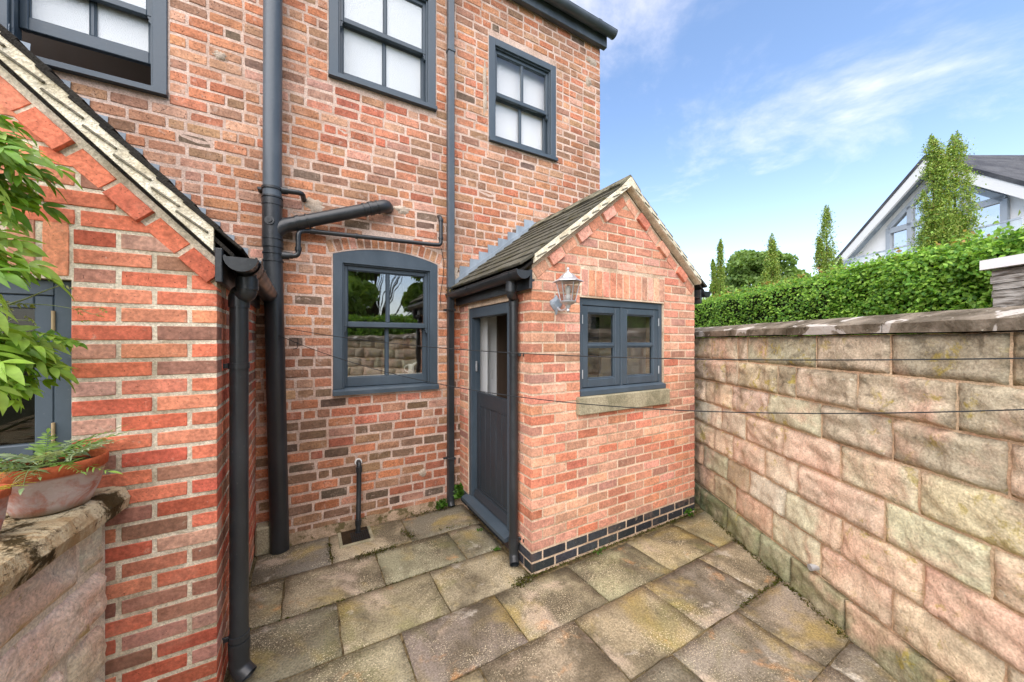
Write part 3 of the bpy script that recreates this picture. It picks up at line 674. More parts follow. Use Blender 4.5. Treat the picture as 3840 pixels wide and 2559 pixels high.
# ================================================================== porch
PX0, PX1, PY = 1.393, 3.295, 2.133
PXC, TAN = 2.345, .767
def slope_z(x, base): return base + TAN * (min(x, 2 * PXC - x) - 1.277)
porch = thing('brick_porch', 'small red brick porch with steep tiled gable roof and stable door', 'porch', (PXC, PY, 0))
DO = (2.45, 3.29, .10, 1.985)          # door opening along Y
PW = (1.84, 2.838, 1.238, 2.008)
UND = 2.126                            # wall top under the verge at the tile edge
b = MB()
ap = slope_z(PXC, UND) - .01
def pcol(x0, x1, z0):                  # gable-topped column of the front core
    pts = [(x0, z0), (x1, z0), (x1, slope_z(x1, UND) - .01)]
    if x0 < PXC < x1: pts.append((PXC, ap))
    pts.append((x0, slope_z(x0, UND) - .01)); b.prism(pts, fnY(PY + REC), 0, .2)
pcol(PX0 + REC, PW[0], -.04); pcol(PW[0], PW[1], PW[3]); b.box(PW[0], PW[1], PY + REC, PY + REC + .2, -.04, PW[2] - .14); pcol(PW[1], PX1 - REC, -.04)
b.build('wall', M['mort_p'], porch)
b = MB(); b.box(PX0 + REC, PX0 + .112, PY + .22, DO[0], -.04, 2.1).box(PX0 + REC, PX0 + .112, DO[1], WY - .001, -.04, 2.1).box(PX0 + REC, PX0 + .112, DO[0], DO[1], DO[3], 2.1).box(PX0 + REC + .03, PX0 + .112, DO[0], DO[1], -.04, DO[2])
b.build('side_wall', M['mort_p'], porch); MB().box(PX1 - .2, PX1 - REC, PY + .22, WY - .001, -.04, 2.1).build('side_wall', M['mort_p'], porch)
b = MB().box(1.6, 3.08, WY - .07, WY - .03, 0, 2.3).box(1.595, 1.61, 2.36, 2.44, .1, 2.1).box(3.07, 3.09, 2.36, WY - .08, .1, 2.3).box(PX0 + .113, 1.612, DO[1] + .002, WY - .071, .1, 2.3); b.build('inner_wall', M['plasterw'], porch)
MB().box(1.60, 3.06, 2.36, WY - .14, .06, .1).build('inner_floor', M['dim'], porch)
MB().box(1.60, 3.06, 2.36, WY - .14, 2.31, 2.33).build('inner_ceiling', M['plasterw'], porch)
idr = MB().box(1.785, 2.62, WY - .10, WY - .072, .1, 2.05, .004); idr.build('inner_door', M['dim'], porch)
MB().box(1.715, 1.745, WY - .078, WY - .0705, 1.26, 1.36, .003).build('light_switch', M['white'], porch)
fp = Field(porch, 'new', M['brick_new'], M['brick_new_s'])
CH = .075; PF = ((0, PY, 0), 0.0); PS = ((PX0, 0, 0), R(-90)); PR = ((PX1, 0, 0), R(90))
nc = 42
for ci in range(nc):
    z0 = .004 + ci * CH; zcn = z0 + .0325 + .005; pal = PAL_BLUE if ci < 2 else PAL_POR; odd = ci % 2
    # front
    blocks = []
    if PW[2] - .14 < zcn < PW[3] + .012: blocks.append((PW[0], PW[1]))
    if PW[3] < zcn < 2.235: blocks.append((1.845, 2.848))
    for a, c in spans(PX0, PX1, blocks):
        u = a; L1 = .1025 if (odd ^ (a != PX0)) else .215
        while u < c - .005:
            L = L1; L1 = .215; e = u + L
            if c - e < .055: e = c
            l_ = e - u - (.0125 if e < c - .001 else 0)
            poly = [(u, zcn - .031), (u + l_, zcn - .031), (u + l_, zcn + .031), (u, zcn + .031)]
            top = UND - .135; q = clip(clip(poly, -TAN, 1, top - TAN * 1.277), TAN, 1, top + TAN * (2 * PXC - 1.277))
            col = pick(pal); corner = (u == PX0) or (e == PX1)
            if len(q) >= 3 and parea(q) > .0006:
                if parea(q) > parea(poly) * .985:
                    fp.put(PF, u + l_ / 2, zcn, l_, .0615, col, out=rnd.uniform(-.0012, .0012) if not corner else 0, depth=(.215 if (corner and l_ < .15) else .1025))
                else:
                    uc = sum(p[0] for p in q) / len(q); zz = sum(p[1] for p in q) / len(q); fp.put(PF, uc, zz, l_, .065, col, depth=.09, poly=[(p[0] - uc, p[1] - zz) for p in q])
            u = e + (.0 if e == c else .0)
    # left side (faces the yard) and right side
    if zcn < 2.08:
        st = PY + (.215 + .010 if odd else .1025 + .010)
        bl = []
        if DO[2] - .0 < zcn < DO[3] + .01: bl.append((DO[0], DO[1]))
        for a, c in spans(st, WY, bl):
            u = a; L1 = .215 if (odd ^ (a == st)) else .1025
            while u < c - .005:
                L = L1; L1 = .215; e = u + L
                if c - e < .05: e = c
                l_ = e - u - (.0125 if e < c - .001 else 0)
                fp.put(PS, -(u + l_ / 2), zcn, l_, .0615, pick(pal), out=rnd.uniform(-.001, .001), depth=.1025)
                fp.put(PR, u + l_ / 2, zcn, l_, .0615, pick(pal), out=0, depth=.1025) if not bl or a == st else None
                u = e
for i in range(13):
    x = 1.8525 + (2.848 - 1.8525) * (i + .5) / 13; fp.put(PF, x, 2.125, .205, .0655, pick(PAL_POR[:2] + PAL_POR[3:4]), ang=R(90), out=rnd.uniform(-.001, .001), depth=.1025)
al = math.atan(TAN); Ls = .168
for sgn in (1, -1):
    nr = 8
    for i in range(nr):
        s0 = .02 + i * Ls; d = s0 + Ls / 2 - .005
        x = 1.395 + d * math.cos(al); z = slope_z(x, UND) - .068 / math.cos(al)
        if x > PXC - .05: continue
        fp.put(PF, x if sgn > 0 else 2 * PXC - x, z, Ls - .026, .076, pick(PAL_POR[:3]), ang=al * sgn, out=.024 if i % 2 else .001, depth=.1)
fp.finish()
# stone sill
MB().box(1.80, 2.862, PY - .045, PY + .09, 1.098, 1.234, .006).build('stone_sill', M['sill_stone'], porch)
# casement window
yf = PY + .022; fr = MB(); x0, x1, z0, z1 = PW; xm = (x0 + x1) / 2 - .02
fr.box(x0 + .004, x0 + .045, yf, yf + .09, z0 + .05, z1, .003).box(x1 - .045, x1 - .004, yf, yf + .09, z0 + .05, z1, .003).box(x0 + .045, x1 - .045, yf + .0008, yf + .09, z1 - .058, z1 - .002, .003).box(xm - .012, xm + .012, yf + .0008, yf + .09, z0 + .05, z1 - .058, .003)
cw = fr.build('window', M['frame'], porch)
sl = MB(); sl.prism([(-.032, z0), (.1, z0), (.1, z0 + .055), (.0, z0 + .052), (-.032, z0 + .036)], lambda u, z, d: (d, yf + u, z), x0 + .002, x1 + .012); sl.build('sill', M['frame'], cw)
for p, q, side in ((x0 + .047, xm - .014, 0), (xm + .014, x1 - .047, 1)):
    s = MB(); st = .06; za, zb = z0 + .056, z1 - .061; y = yf + .006; y1 = y + .05
    s.box(p, p + st, y, y1, za, zb, .005).box(q - st, q, y, y1, za, zb, .005).box(p + st, q - st, y + .0005, y1, za, za + .068, .005).box(p + st, q - st, y + .0005, y1, zb - .055, zb, .005)
    zm = (za + zb) / 2 + .01; s.box(p + st, q - st, y + .004, y1 - .004, zm - .014, zm + .014, .006)
    s.build('casement', M['frame'], cw)
    for a, c in ((za + .068, zm - .014), (zm + .014, zb - .055)):
        MB().box(p + st - .003, q - st + .003, y + .024, y + .028, a - .003, c + .003).build('pane', M['glass'], cw)
        bd = MB(); e = .009
        bd.box(p + st, p + st + e, y + .010, y + .024, a, c, .003).box(q - st - e, q - st, y + .010, y + .024, a, c, .003).box(p + st + e, q - st - e, y + .010, y + .024, a, a + e, .003).box(p + st + e, q - st - e, y + .010, y + .024, c - e, c, .003)
        bd.build('glazing_bead', M['frame'], cw)
    hx = p - .002 if side == 0 else q + .002
    for hz in (za + .11, zb - .11): MB().tube([(hx, y - .004, hz - .035), (hx, y - .004, hz + .035)], .005, 8).build('hinge', M['galv'], cw)
# stable door
D = MB(); y0, y1 = DO[0] + .003, DO[1] - .003
D.box(PX0 + .012, PX0 + .10, y1 - .062, y1, .145, DO[3] - .005, .004).box(PX0 + .012, PX0 + .10, y0, y0 + .062, .145, DO[3] - .005, .004).box(PX0 + .0125, PX0 + .10, y0 + .062, y1 - .062, DO[3] - .095, DO[3] - .005, .004)
D.box(PX0 + .055, PX0 + .10, y1 - .075, y1 - .062, .2, DO[3] - .095, .002)
dfr = D.build('door_frame', M['frame'], porch)
ts = MB(); ts.prism([(-.055, .098), (.10, .098), (.10, .158), (.03, .152), (-.055, .125)], lambda u, z, d: (PX0 + u, d, z), y0 - .02, y1 + .03); ts.build('threshold', M['frame'], dfr)
kb = MB(); xl = PX0 + .06; ya, yb = y0 + .066, y1 - .078; zt = 1.17
kb.box(xl, xl + .045, yb - .075, yb, .162, zt, .003).box(xl, xl + .045, ya, ya + .075, .162, zt, .003).box(xl + .0005, xl + .045, ya + .075, yb - .075, zt - .13, zt, .003).box(xl + .0005, xl + .045, ya + .075, yb - .075, .162, .25, .003)
door = kb.build('door', M['frame_dark'], porch); door['label'] = 'closed lower half of the stable door'
npk = 5; wv = (yb - ya - .15) / npk
for i in range(npk): MB().box(xl + .006, xl + .03, ya + .075 + i * wv + .0012, ya + .075 + (i + 1) * wv - .0012, .25, zt - .13, .004).build('plank', M['frame_dark'], door)
wb = MB(); wb.prism([(-.04, .165), (.0, .165), (.0, .225), (-.012, .222)], lambda u, z, d: (xl + u, d, z), ya, yb); wb.build('weather_bar', M['frame_dark'], door)
lk = MB().box(PX0 + .048, PX0 + .056, y1 - .105, y1 - .070, 1.37, 1.47, .003).box(PX0 + .04, PX0 + .05, y1 - .100, y1 - .092, 1.40, 1.44, .002); lk.build('latch_keep', M['galv'], dfr)
# upper leaf swung inside against the near wall
MB().box(1.62, 2.30, 2.40, 2.445, 1.19, 1.88, .004).build('upper_leaf', M['frame_dark'], porch)
# roof
TW = .168
rtile = [None]
tile_mb = MB(); tile_mb.box(-TW / 2 + .0015, TW / 2 - .0015, 0, .27, -.012, .009, .003); tmesh = tile_mb.mesh('tile', M['tile'])
GA = .134; Y_V = PY - .052
tile_bed = MB()
def slope_tiles(parent, mesh, ex, ez, ang, y0, y1, nrow, gauge, sgn, limit_cols=None):
    ncol = int((y1 - y0) / TW) + 1
    for r_ in range(nrow):
        for c_ in range(ncol + 1):
            yc = y0 + TW / 2 + c_ * TW - (TW / 2 if r_ % 2 else 0); wS = 1.
            lo, hi = max(yc - TW / 2, y0), min(yc + TW / 2, y1)
            if hi - lo < .04: continue
            wS = (hi - lo) / TW; yc = (lo + hi) / 2
            d = r_ * gauge
            ln = min(1., (nrow * gauge + .02 - d) / .27)
            o = bpy.data.objects.new('tile', mesh); link(o, parent)
            tilt = ang - R(4.2)
            o.matrix_basis = Matrix.Translation((ex + sgn * d * math.cos(ang), yc, ez + d * math.sin(ang) + .018 + rnd.uniform(0, .004))) @ Matrix.Rotation(R(-90) * sgn, 4, 'Z') @ Matrix.Rotation(tilt + rnd.uniform(-.006, .006), 4, 'X') @ Matrix.Diagonal((wS, ln, 1, 1))
EZ = 2.178
roofp = MB(); hx = PXC
for sgn in (1, -1):
    e = 1.287; xs = [(e, EZ - .012), (PXC, EZ - .012 + TAN * (PXC - e)), (PXC, EZ - .034 + TAN * (PXC - e)), (e, EZ - .034)]
    xs = [(x if sgn > 0 else 2 * PXC - x, z) for x, z in xs]; roofp.prism(xs, lambda u, z, d: (u, d, z), Y_V + .02, WY - .002)
rp = roofp.build('roof', M['tile_dark'], porch)
slope_tiles(rp, tmesh, 1.265, EZ, al, Y_V, WY - .004, 10, GA, 1); slope_tiles(rp, tmesh, 2 * PXC - 1.265, EZ, al, Y_V, WY - .004, 10, GA, -1)
# verge: undercloak and mortar fillet with the tile ends sunk in it
for sgn in (1, -1):
    fx = lambda x: x if sgn > 0 else 2 * PXC - x
    vm = MB(); N = 40; v = []; f = []
    for i in range(N + 1):
        x = 1.385 + (PXC - 1.385) * i / N; zb_ = slope_z(x, UND) + .006; zt_ = EZ + TAN * (x - 1.277) + .022
        q = mnoise.noise((x * 20, 1, 2)) * .006
        v += [(fx(x), Y_V + .004 + q * .3, zb_), (fx(x), Y_V - .010 + q * .5, zb_ + .006), (fx(x), Y_V - .006 + q * .5, zt_ - .010), (fx(x), Y_V + .03, zt_ - .004), (fx(x), Y_V + .06, zb_)]
    for i in range(N):
        for j in range(5): a, c = i * 5 + j, i * 5 + (j + 1) % 5; f.append((a, a + 5, c + 5, c))
    f += [(0, 1, 2, 3, 4), tuple(N * 5 + k for k in (4, 3, 2, 1, 0))]
    vm.add(v, f); vm.build('verge_mortar', M['verge'], rp)
    for i in range(9):            # tile edges showing in the mortar
        x = 1.395 + .104 * i + rnd.uniform(-.008, .008); Lx = .085 + rnd.uniform(-.015, .015); a2 = al - R(9)
        z = EZ + TAN * (x - 1.277) - .012
        Mx = Matrix.Translation((fx(x), Y_V - .012, z)) @ Matrix.Rotation(-a2 * sgn, 4, 'Y')
        tb = MB(); tb.box(0 if sgn > 0 else -Lx, Lx if sgn > 0 else 0, -.0015, .03, -.0045, .0035, .0015, Mx); tb.build('tile', M['tile_edge'], rp)
# ridge tiles
RZ = EZ + TAN * (PXC - 1.277) + .028
for i in range(4):
    y0r = Y_V + .005 + i * .358; y1r = min(y0r + .352, WY - .004)
    rb = MB(); rb.prism([(PXC - .125, RZ - .075), (PXC - .02, RZ + .018), (PXC, RZ + .03), (PXC + .02, RZ + .018), (PXC + .125, RZ - .075), (PXC + .11, RZ - .085), (PXC, RZ - .005), (PXC - .11, RZ - .085)], lambda u, z, d: (u, d, z + (.004 * (i % 2))), y0r, y1r)
    rb.build('ridge_tile', M['ridge'], rp)
bed = MB(); bed.prism([(PXC - .112, RZ - .098), (PXC, RZ + .006), (PXC + .112, RZ - .098), (PXC, RZ - .055)], lambda u, z, d: (u, d, z), Y_V - .008, WY - .006); bed.build('ridge_bedding', M['verge'], rp)
# stepped lead flashing against the house wall
nst = 9
for sgn in (1, -1):
    zl = lambda x: EZ + .02 + TAN * (x - 1.277)
    for i in range(12):
        xa = 1.262 + i * PC / TAN; xb_ = xa + PC / TAN
        if xb_ > PXC - .02: break
        zt_ = zl(xb_) + .085
        pts = [(xa, zl(xa) - .02), (xb_ + .03, zl(xb_ + .03) - .02), (xb_ + .004, zt_ + rnd.uniform(-.004, .004)), (xa + rnd.uniform(-.012, .012), zt_)]
        pts = [(p if sgn > 0 else 2 * PXC - p, q) for p, q in pts]
        fl = MB(); fl.prism(pts, fnY(WY - .0075 - .0018 * (i % 2)), 0, .003); fl.build('flashing', M['lead'], porch)
    so_ = MB(); so_.prism([(1.25, EZ + .005), (PXC - .02, EZ + .005 + TAN * (PXC - .02 - 1.25)), (PXC - .02, EZ + .055 + TAN * (PXC - .02 - 1.25)), (1.25, EZ + .055)], lambda u, z, d: ((u if sgn > 0 else 2 * PXC - u), d, z), WY - .03, WY - .0105); so_.build('soaker', M['lead'], porch)
# fascia, gutter
for sgn in (1, -1):
    fx = lambda x: x if sgn > 0 else 2 * PXC - x
    a, c = sorted((fx(1.348), fx(1.372))); MB().box(a, c, PY - .045, WY - .002, 2.03, 2.165, .003).build('fascia', M['pipe'], porch)
    a, c = sorted((fx(1.373), fx(1.392))); MB().box(a, c, PY - .04, WY - .002, 2.085, 2.10, 0).build('soffit', M['pipe'], porch)
    gx = fx(1.288); go = gutter('gutter', (gx, PY - .06, 2.150), (gx, WY - .01, 2.142), .055, M['pipe'], porch)
    for gy in (PY + .10,): gut_band((gx, gy, 2.149), (0, 1, 0), .061, M['pipe'], go, .10)
    gut_band((gx, 2.95, 2.145), (0, 1, 0), .060, M['pipe'], go, .03, 'bracket')

# ================================================================== outbuilding on the left
OX, OY = -.345, 2.06
outb = thing('brick_outbuilding', 'near red brick outbuilding with gable roof edge and a dark casement window', 'outbuilding', (-1.9, OY, 0))
OT = 1.03; oal = math.atan(OT); OXE, OZE = -.262, 2.070     # tile edge
ORX = -1.9
def oslope(x, base): xx = max(x, 2 * ORX - x); return base + OT * (OXE - xx)
OUND = 1.955
OW = (-1.62, -.79, 1.15, 1.905)
b = MB()
def ocol(xa, xb, z0):
    pts = [(xa, z0), (xb, z0), (xb, oslope(xb, OUND) - .005)]
    if xa < ORX < xb: pts.append((ORX, oslope(ORX, OUND) - .005))
    pts.append((xa, oslope(xa, OUND) - .005)); b.prism(pts, fnY(OY + REC), 0, .2)
ocol(-3.45, OW[0], -.04); ocol(OW[0], OW[1], OW[3] + .0); b.box(OW[0], OW[1], OY + REC, OY + REC + .2, -.04, OW[2]); ocol(OW[1], OX - REC, -.04)
b.box(OX - .2, OX - REC, OY + .22, WY - .001, -.04, 2.03); b.box(-3.45, -3.25, OY + .22, WY - .001, -.04, 2.03)
b.build('wall', M['mort_o'], outb)
MB().box(-1.75, -.6, OY + .75, OY + .78, .6, 2.2).box(-1.78, -1.75, OY + .22, OY + .78, .6, 2.2).box(-.6, -.57, OY + .22, OY + .78, .6, 2.2).build('room', M['dim'], outb)
fo = Field(outb, 'new', M['brick_new'], M['brick_new_s'])
OF = ((0, OY, 0), 0.0); OS = ((OX, 0, 0), R(90))
for ci in range(52):
    z0 = .012 + ci * CH - .0; zcn = z0 + .0375; odd = ci % 2
    blocks = []
    if OW[2] - .01 < zcn < OW[3] + .012: blocks.append(OW[:2])
    if OW[3] < zcn < OW[3] + .222: blocks.append((-1.66, OW[1] - .0 + .005))
    for a, c in spans(-2.6, OX, blocks):
        u = c; L1 = .1025 if (odd ^ (c != OX)) else .215
        while u > a + .005:
            L = L1; L1 = .22; e = u - L
            if e - a < .055: e = a
            l_ = u - e - (.0145 if e > a + .001 else 0)
            if u == OX: l_ += 0
            x0b = u - l_
            poly = [(x0b, zcn - .030), (u, zcn - .030), (u, zcn + .030), (x0b, zcn + .030)]
            top = OUND - .135; q = clip(poly, OT, 1, top + OT * OXE)
            q = clip(q, -OT, 1, top + OT * (OXE - 2 * ORX)) if len(q) >= 3 else q
            col = pick(PAL_OUT)
            if len(q) >= 3 and parea(q) > .0006:
                if parea(q) > parea(poly) * .985: fo.put(OF, u - l_ / 2, zcn + rnd.uniform(-.001, .001), l_, .0595 * rnd.uniform(.96, 1.03), col, out=rnd.uniform(-.002, .002) if u != OX else 0, depth=(.215 if (u == OX and l_ < .15) else .1025), ang=rnd.uniform(-.004, .004) if u != OX else 0)
                else:
                    uc = sum(p[0] for p in q) / len(q); zz = sum(p[1] for p in q) / len(q); fo.put(OF, uc, zz, l_, .064, col, depth=.09, poly=[(p[0] - uc, p[1] - zz) for p in q])
            u = e
    if zcn < 2.0:
        u = OY + (.225 if odd else .1125); L1 = .215 if not odd else .1025
        while u < WY - .01:
            L = L1; L1 = .22; e = min(u + L, WY); l_ = e - u - .010; fo.put(OS, u + l_ / 2, zcn, max(l_, .03), .0595, pick(PAL_OUT), out=rnd.uniform(-.001, .001), depth=.1025); u = e
for i in range(8):
    x = OW[1] - .04 - i * .0865; fo.put(OF, x, OW[3] + .117, .21, .070, pick(PAL_OUT), ang=R(90), depth=.1025)
Ls = .162
for i in range(15):
    d = .0 + i * Ls + Ls / 2; x = OX + .0 - .055 - (d - Ls / 2) * math.cos(oal); z = oslope(x, OUND) - .068 / math.cos(oal)
    if x < ORX + .05: break
    fo.put(OF, x, z, Ls - .024, .076, pick(PAL_OUT[:3]), ang=-oal, out=.022 if i % 2 == 0 else .001, depth=.1)
fo.finish()
# window
yf = OY + .035; x0, x1, z0, z1 = OW
fr = MB().box(x1 - .058, x1 - .003, yf, yf + .08, z0, z1 - .004, .003).box(x0 + .003, x0 + .058, yf, yf + .08, z0, z1 - .004, .003).box(x0 + .058, x1 - .058, yf + .0006, yf + .08, z1 - .062, z1 - .004, .003).box(x0 + .058, x1 - .058, yf + .0006, yf + .08, z0, z0 + .06, .003).box((x0 + x1) / 2 - .02, (x0 + x1) / 2 + .02, yf + .0007, yf + .08, z0 + .06, z1 - .062, .003)
ow = fr.build('window', M['frame'], outb)
for p, q in ((x0 + .06, (x0 + x1) / 2 - .022), ((x0 + x1) / 2 + .022, x1 - .06)):
    s = MB(); st = .05; za, zb = z0 + .062, z1 - .064; y = yf + .004; y1 = y + .045
    s.box(p, p + st, y, y1, za, zb, .004).box(q - st, q, y, y1, za, zb, .004).box(p + st, q - st, y + .0005, y1, za, za + .06, .004).box(p + st, q - st, y + .0005, y1, zb - .05, zb, .004); s.build('casement', M['frame'], ow)
    MB().box(p + st - .002, q - st + .002, y + .02, y + .024, za + .058, zb - .048).build('pane', M['glass_d'], ow)
for hz in (z1 - .16, z0 + .16): MB().tube([(x1 - .059, yf - .003, hz - .038), (x1 - .059, yf - .003, hz + .038)], .0055, 8).build('hinge', M['hinge'], ow)
# roof
YO = OY - .044
rb = MB()
for sgn in (1, -1):
    fx = lambda x: x if sgn > 0 else 2 * ORX - x
    pts = [(fx(OXE - .02), OZE - .008), (fx(ORX), OZE - .008 + OT * (OXE - .02 - ORX)), (fx(ORX), OZE - .03 + OT * (OXE - .02 - ORX)), (fx(OXE - .02), OZE - .03)]
    rb.prism(pts, lambda u, z, d: (u, d, z), YO + .02, WY - .002)
ro = rb.build('roof', M['tile_dark'], outb)
tm2 = MB(); tm2.box(-TW / 2 + .0015, TW / 2 - .0015, 0, .27, -.0065, .0065, .003); tm2 = tm2.mesh('tile', M['tile_dark'])
slen = (OXE - ORX) / math.cos(oal); nrow = int(slen / .118)
slope_tiles(ro, tm2, OXE + .012, OZE - .008, oal, YO, WY - .004, nrow, .118, -1)
vm = MB(); N = 60; v = []; f = []
for i in range(N + 1):
    x = -.352 - (OXE - .09 - ORX - .0) * i / N; x = max(x, ORX); zb_ = oslope(x, OUND) + .012; zt_ = OZE + OT * (OXE - x) + .014; q = mnoise.noise((x * 20, 4, 2)) * .006
    v += [(x, YO + .014, zb_), (x, YO + .002 + q, zb_ + .004), (x, YO + .009 + q, zt_ - .008), (x, YO + .03, zt_ - .004), (x, YO + .06, zb_)]
for i in range(N):
    for j in range(5): a, c = i * 5 + j, i * 5 + (j + 1) % 5; f.append((a, a + 5, c + 5, c))
f += [(0, 1, 2, 3, 4), tuple(N * 5 + k for k in (4, 3, 2, 1, 0))]
vm.add(v, f); vm.build('verge_mortar', M['verge'], ro)
uc_ = MB(); uc_.prism([(-.345, oslope(-.345, OUND) + .002), (ORX, oslope(ORX, OUND) + .002), (ORX, oslope(ORX, OUND) + .006), (-.345, oslope(-.345, OUND) + .006)], fnY(YO - .002), 0, .06); uc_.build('undercloak', M['tile_dark'], ro)
for i in range(15):
    x = -.372 - .093 * i + rnd.uniform(-.006, .006); Lx = .12 + rnd.uniform(-.02, .015); z = OZE + OT * (OXE - x) - .040
    Mx = Matrix.Translation((x, YO - .001, z)) @ Matrix.Rotation(oal - R(10), 4, 'Y')
    tb = MB(); tb.box(-Lx, 0, -.003, .03, -.005, .004, .002, Mx); tb.build('tile', M['tile_edge'], ro)
for i in range(18):
    xa = OXE + .03 - i * PC / OT; xb_ = xa - PC / OT; zl = lambda x: OZE + .02 + OT * (OXE - x); zt_ = zl(xb_) + .08
    fl = MB(); fl.prism([(xa, zl(xa) - .02), (xb_ - .02, zl(xb_ - .02) - .02), (xb_, zt_), (xa + .01, zt_ - .004)], fnY(WY - .0075 - .0018 * (i % 2)), 0, .003); fl.build('flashing', M['lead'], outb)
MB().box(-.344, -.318, OY - .06, WY - .002, 1.925, 2.075, .003).build('fascia', M['pipe'], outb)
GOX = -.252
go = gutter('gutter', (GOX, OY - .065, 2.040), (GOX, WY - .02, 2.032), .060, M['pipe'], outb)
gut_band((GOX, OY + .09, 2.039), (0, 1, 0), .066, M['pipe'], go, .11); gut_band((GOX, OY + .25, 2.039), (0, 1, 0), .066, M['pipe'], go, .02, 'bracket'); gut_band((GOX, WY - .10, 2.033), (0, 1, 0), .067, M['pipe'], go, .05)

# ================================================================== pipes
def downpipe(name, label, x, y, r, top, outlet, shoe_dir, clips, clip_dir, group=None):
    t = thing(name, label, 'downpipe', (x, y, 0), group); m = M['pipe']; ox, oy, oz = outlet
    MB().tube(bend([(ox, oy, oz), (ox, oy, oz - .11), (x, y, top + .045), (x, y, top - .02)], .05, 6), r * 1.06, 18).build('offset_bend', m, t)
    MB().tube([(ox, oy, oz - .085), (ox, oy, oz - .03)], r * 1.2, 18).build('collar', m, t)
    MB().tube([(x, y, .10), (x, y, top)], r, 18).build('pipe', m, t)
    MB().tube([(x, y, top - .03), (x, y, top + .03)], r * 1.13, 18).build('collar', m, t)
    sd_ = Vector(shoe_dir).normalized(); p = Vector((x, y, 0)); path = bend([p + Vector((0, 0, .16)), p + Vector((0, 0, .065)), p + sd_ * .055 + Vector((0, 0, .03))], .06, 6)
    sh = MB(); sh.tube(path, r * 1.09, 18, caps=False); sh.tube([path[-1], path[-1] - (path[-1] - path[-2]).normalized() * .03], [r * 1.09, r * .98], 18, caps=False); sh.build('shoe', m, t)
    MB().tube([(x, y, .145), (x, y, .20)], r * 1.15, 18).build('collar', m, t)
    cd = Vector(clip_dir).normalized(); sidev = Vector((-cd.y, cd.x, 0))
    for cz in clips:
        c = MB(); c.tube([(x, y, cz - .014), (x, y, cz + .014)], r * 1.12, 18); q = p + cd * r * 1.0
        Mx = Matrix.Translation((x, y, cz)) @ Matrix.Rotation(math.atan2(cd.y, cd.x), 4, 'Z'); c.box(r * .9, r * .9 + .038, -.006, .006, -.012, .012, .002, Mx); c.box(r * .9 + .036, r * .9 + .044, -.04, .04, -.012, .012, .002, Mx); c.build('clip', m, t)
    return t
downpipe('downpipe', 'round black downpipe on the corner of the near red outbuilding', -.283, 2.19, .0385, 1.86, (GOX + .004, OY + .10, 2.0), (.75, -.65, 0), (1.545, .22), (-1, 0, 0))
downpipe('downpipe', 'round black downpipe beside the stable door on the porch corner', 1.345, 2.305, .0325, 1.95, (1.288, 2.245, 2.105), (-.4, -.9, 0), (1.565, .19), (.9, -.45, 0))
# soil stack
ss = thing('soil_stack', 'thick black soil pipe up the house wall with an angled branch', 'soil pipe', (-.19, 3.40, 0)); m = M['pipe']; SY = 3.405; sr = .066
def sx(z): return -.178 - .052 * min(z, 2.6) / 2.6 + .006 * max(0, z - 2.6) / 2
lo_ = MB(); lo_.tube([(sx(0), SY - .01, -.03), (sx(1.2), SY - .005, 1.2), (sx(2.44), SY, 2.44)], sr, 24); lo_.build('pipe', m, ss)
up_ = MB(); up_.tube([(sx(2.75), SY, 2.75), (sx(5.9), SY, 6.2)], sr * .98, 24); up_.build('pipe', M['pipe_grey'], ss)
br = MB(); xb = sx(2.58); br.tube([(xb, SY, 2.42), (xb, SY, 2.78)], sr * 1.03, 24); br.tube(bend([(xb, SY, 2.50), (xb + .06, SY, 2.585), (xb + .17, SY + .002, 2.628)], .06, 6), sr * .86, 20); br.build('branch_fitting', m, ss)
for z, h in ((2.43, .05), (2.475, .012), (2.30, .012), (2.36, .012), (2.76, .045), (2.80, .012), (2.87, .018)): MB().tube([(sx(z), SY, z - h / 2), (sx(z), SY, z + h / 2)], sr * 1.10, 24).build('collar', m, ss)
MB().tube([(xb - .012, SY - sr * .99, 2.603), (xb - .014, SY - sr * 1.10, 2.603)], .034, 18).tube([(xb - .012, SY - sr * 1.08, 2.603), (xb - .0145, SY - sr * 1.2, 2.603)], .018, 14).build('access_cap', m, ss)
d_ = Vector((.80, 0, .315)).normalized(); p0 = Vector((xb + .15, SY, 2.622))
p1 = p0 + d_ * .68
MB().tube([p0, p1], .0535, 22).build('branch_pipe', m, ss)
MB().tube(bend([p1 - d_ * .02, p1 + d_ * .085, p1 + d_ * .11 + Vector((.01, .10, .01))], .07, 8), .056, 22).build('elbow', m, ss)
for s_, h in ((.03, .03), (.10, .012), (.63, .03), (.69, .012), (.57, .012)): q = p0 + d_ * s_; MB().tube([q - d_ * h / 2, q + d_ * h / 2], .0605, 22).build('collar', m, ss)
MB().tube([(sx(2.87) + .05, SY - .01, 2.87), (sx(2.87) + .105, SY - .01, 2.872)], .027, 14).build('boss', m, ss)
MB().tube(bend([(sx(2.87) + .09, SY - .01, 2.872), (-.025, SY - .01, 2.878), (-.012, SY + .10, 2.862)], .04, 6), .0205, 14).build('overflow_stub', m, ss)
MB().tube([(sx(2.35) + .05, SY - .01, 2.352), (sx(2.35) + .11, SY - .01, 2.352)], .030, 14).build('boss', m, ss)
MB().tube(bend([(sx(2.35) + .10, SY - .01, 2.353), (-.052, SY - .01, 2.36), (-.052, SY - .01, 2.560), (.02, SY + .025, 2.585), (1.10, SY + .035, 2.617), (1.167, SY + .035, 2.625), (1.167, SY + .035, 2.90), (1.167, WY + .02, 2.93)], .045, 6), .0195, 14).build('waste_pipe', m, ss)
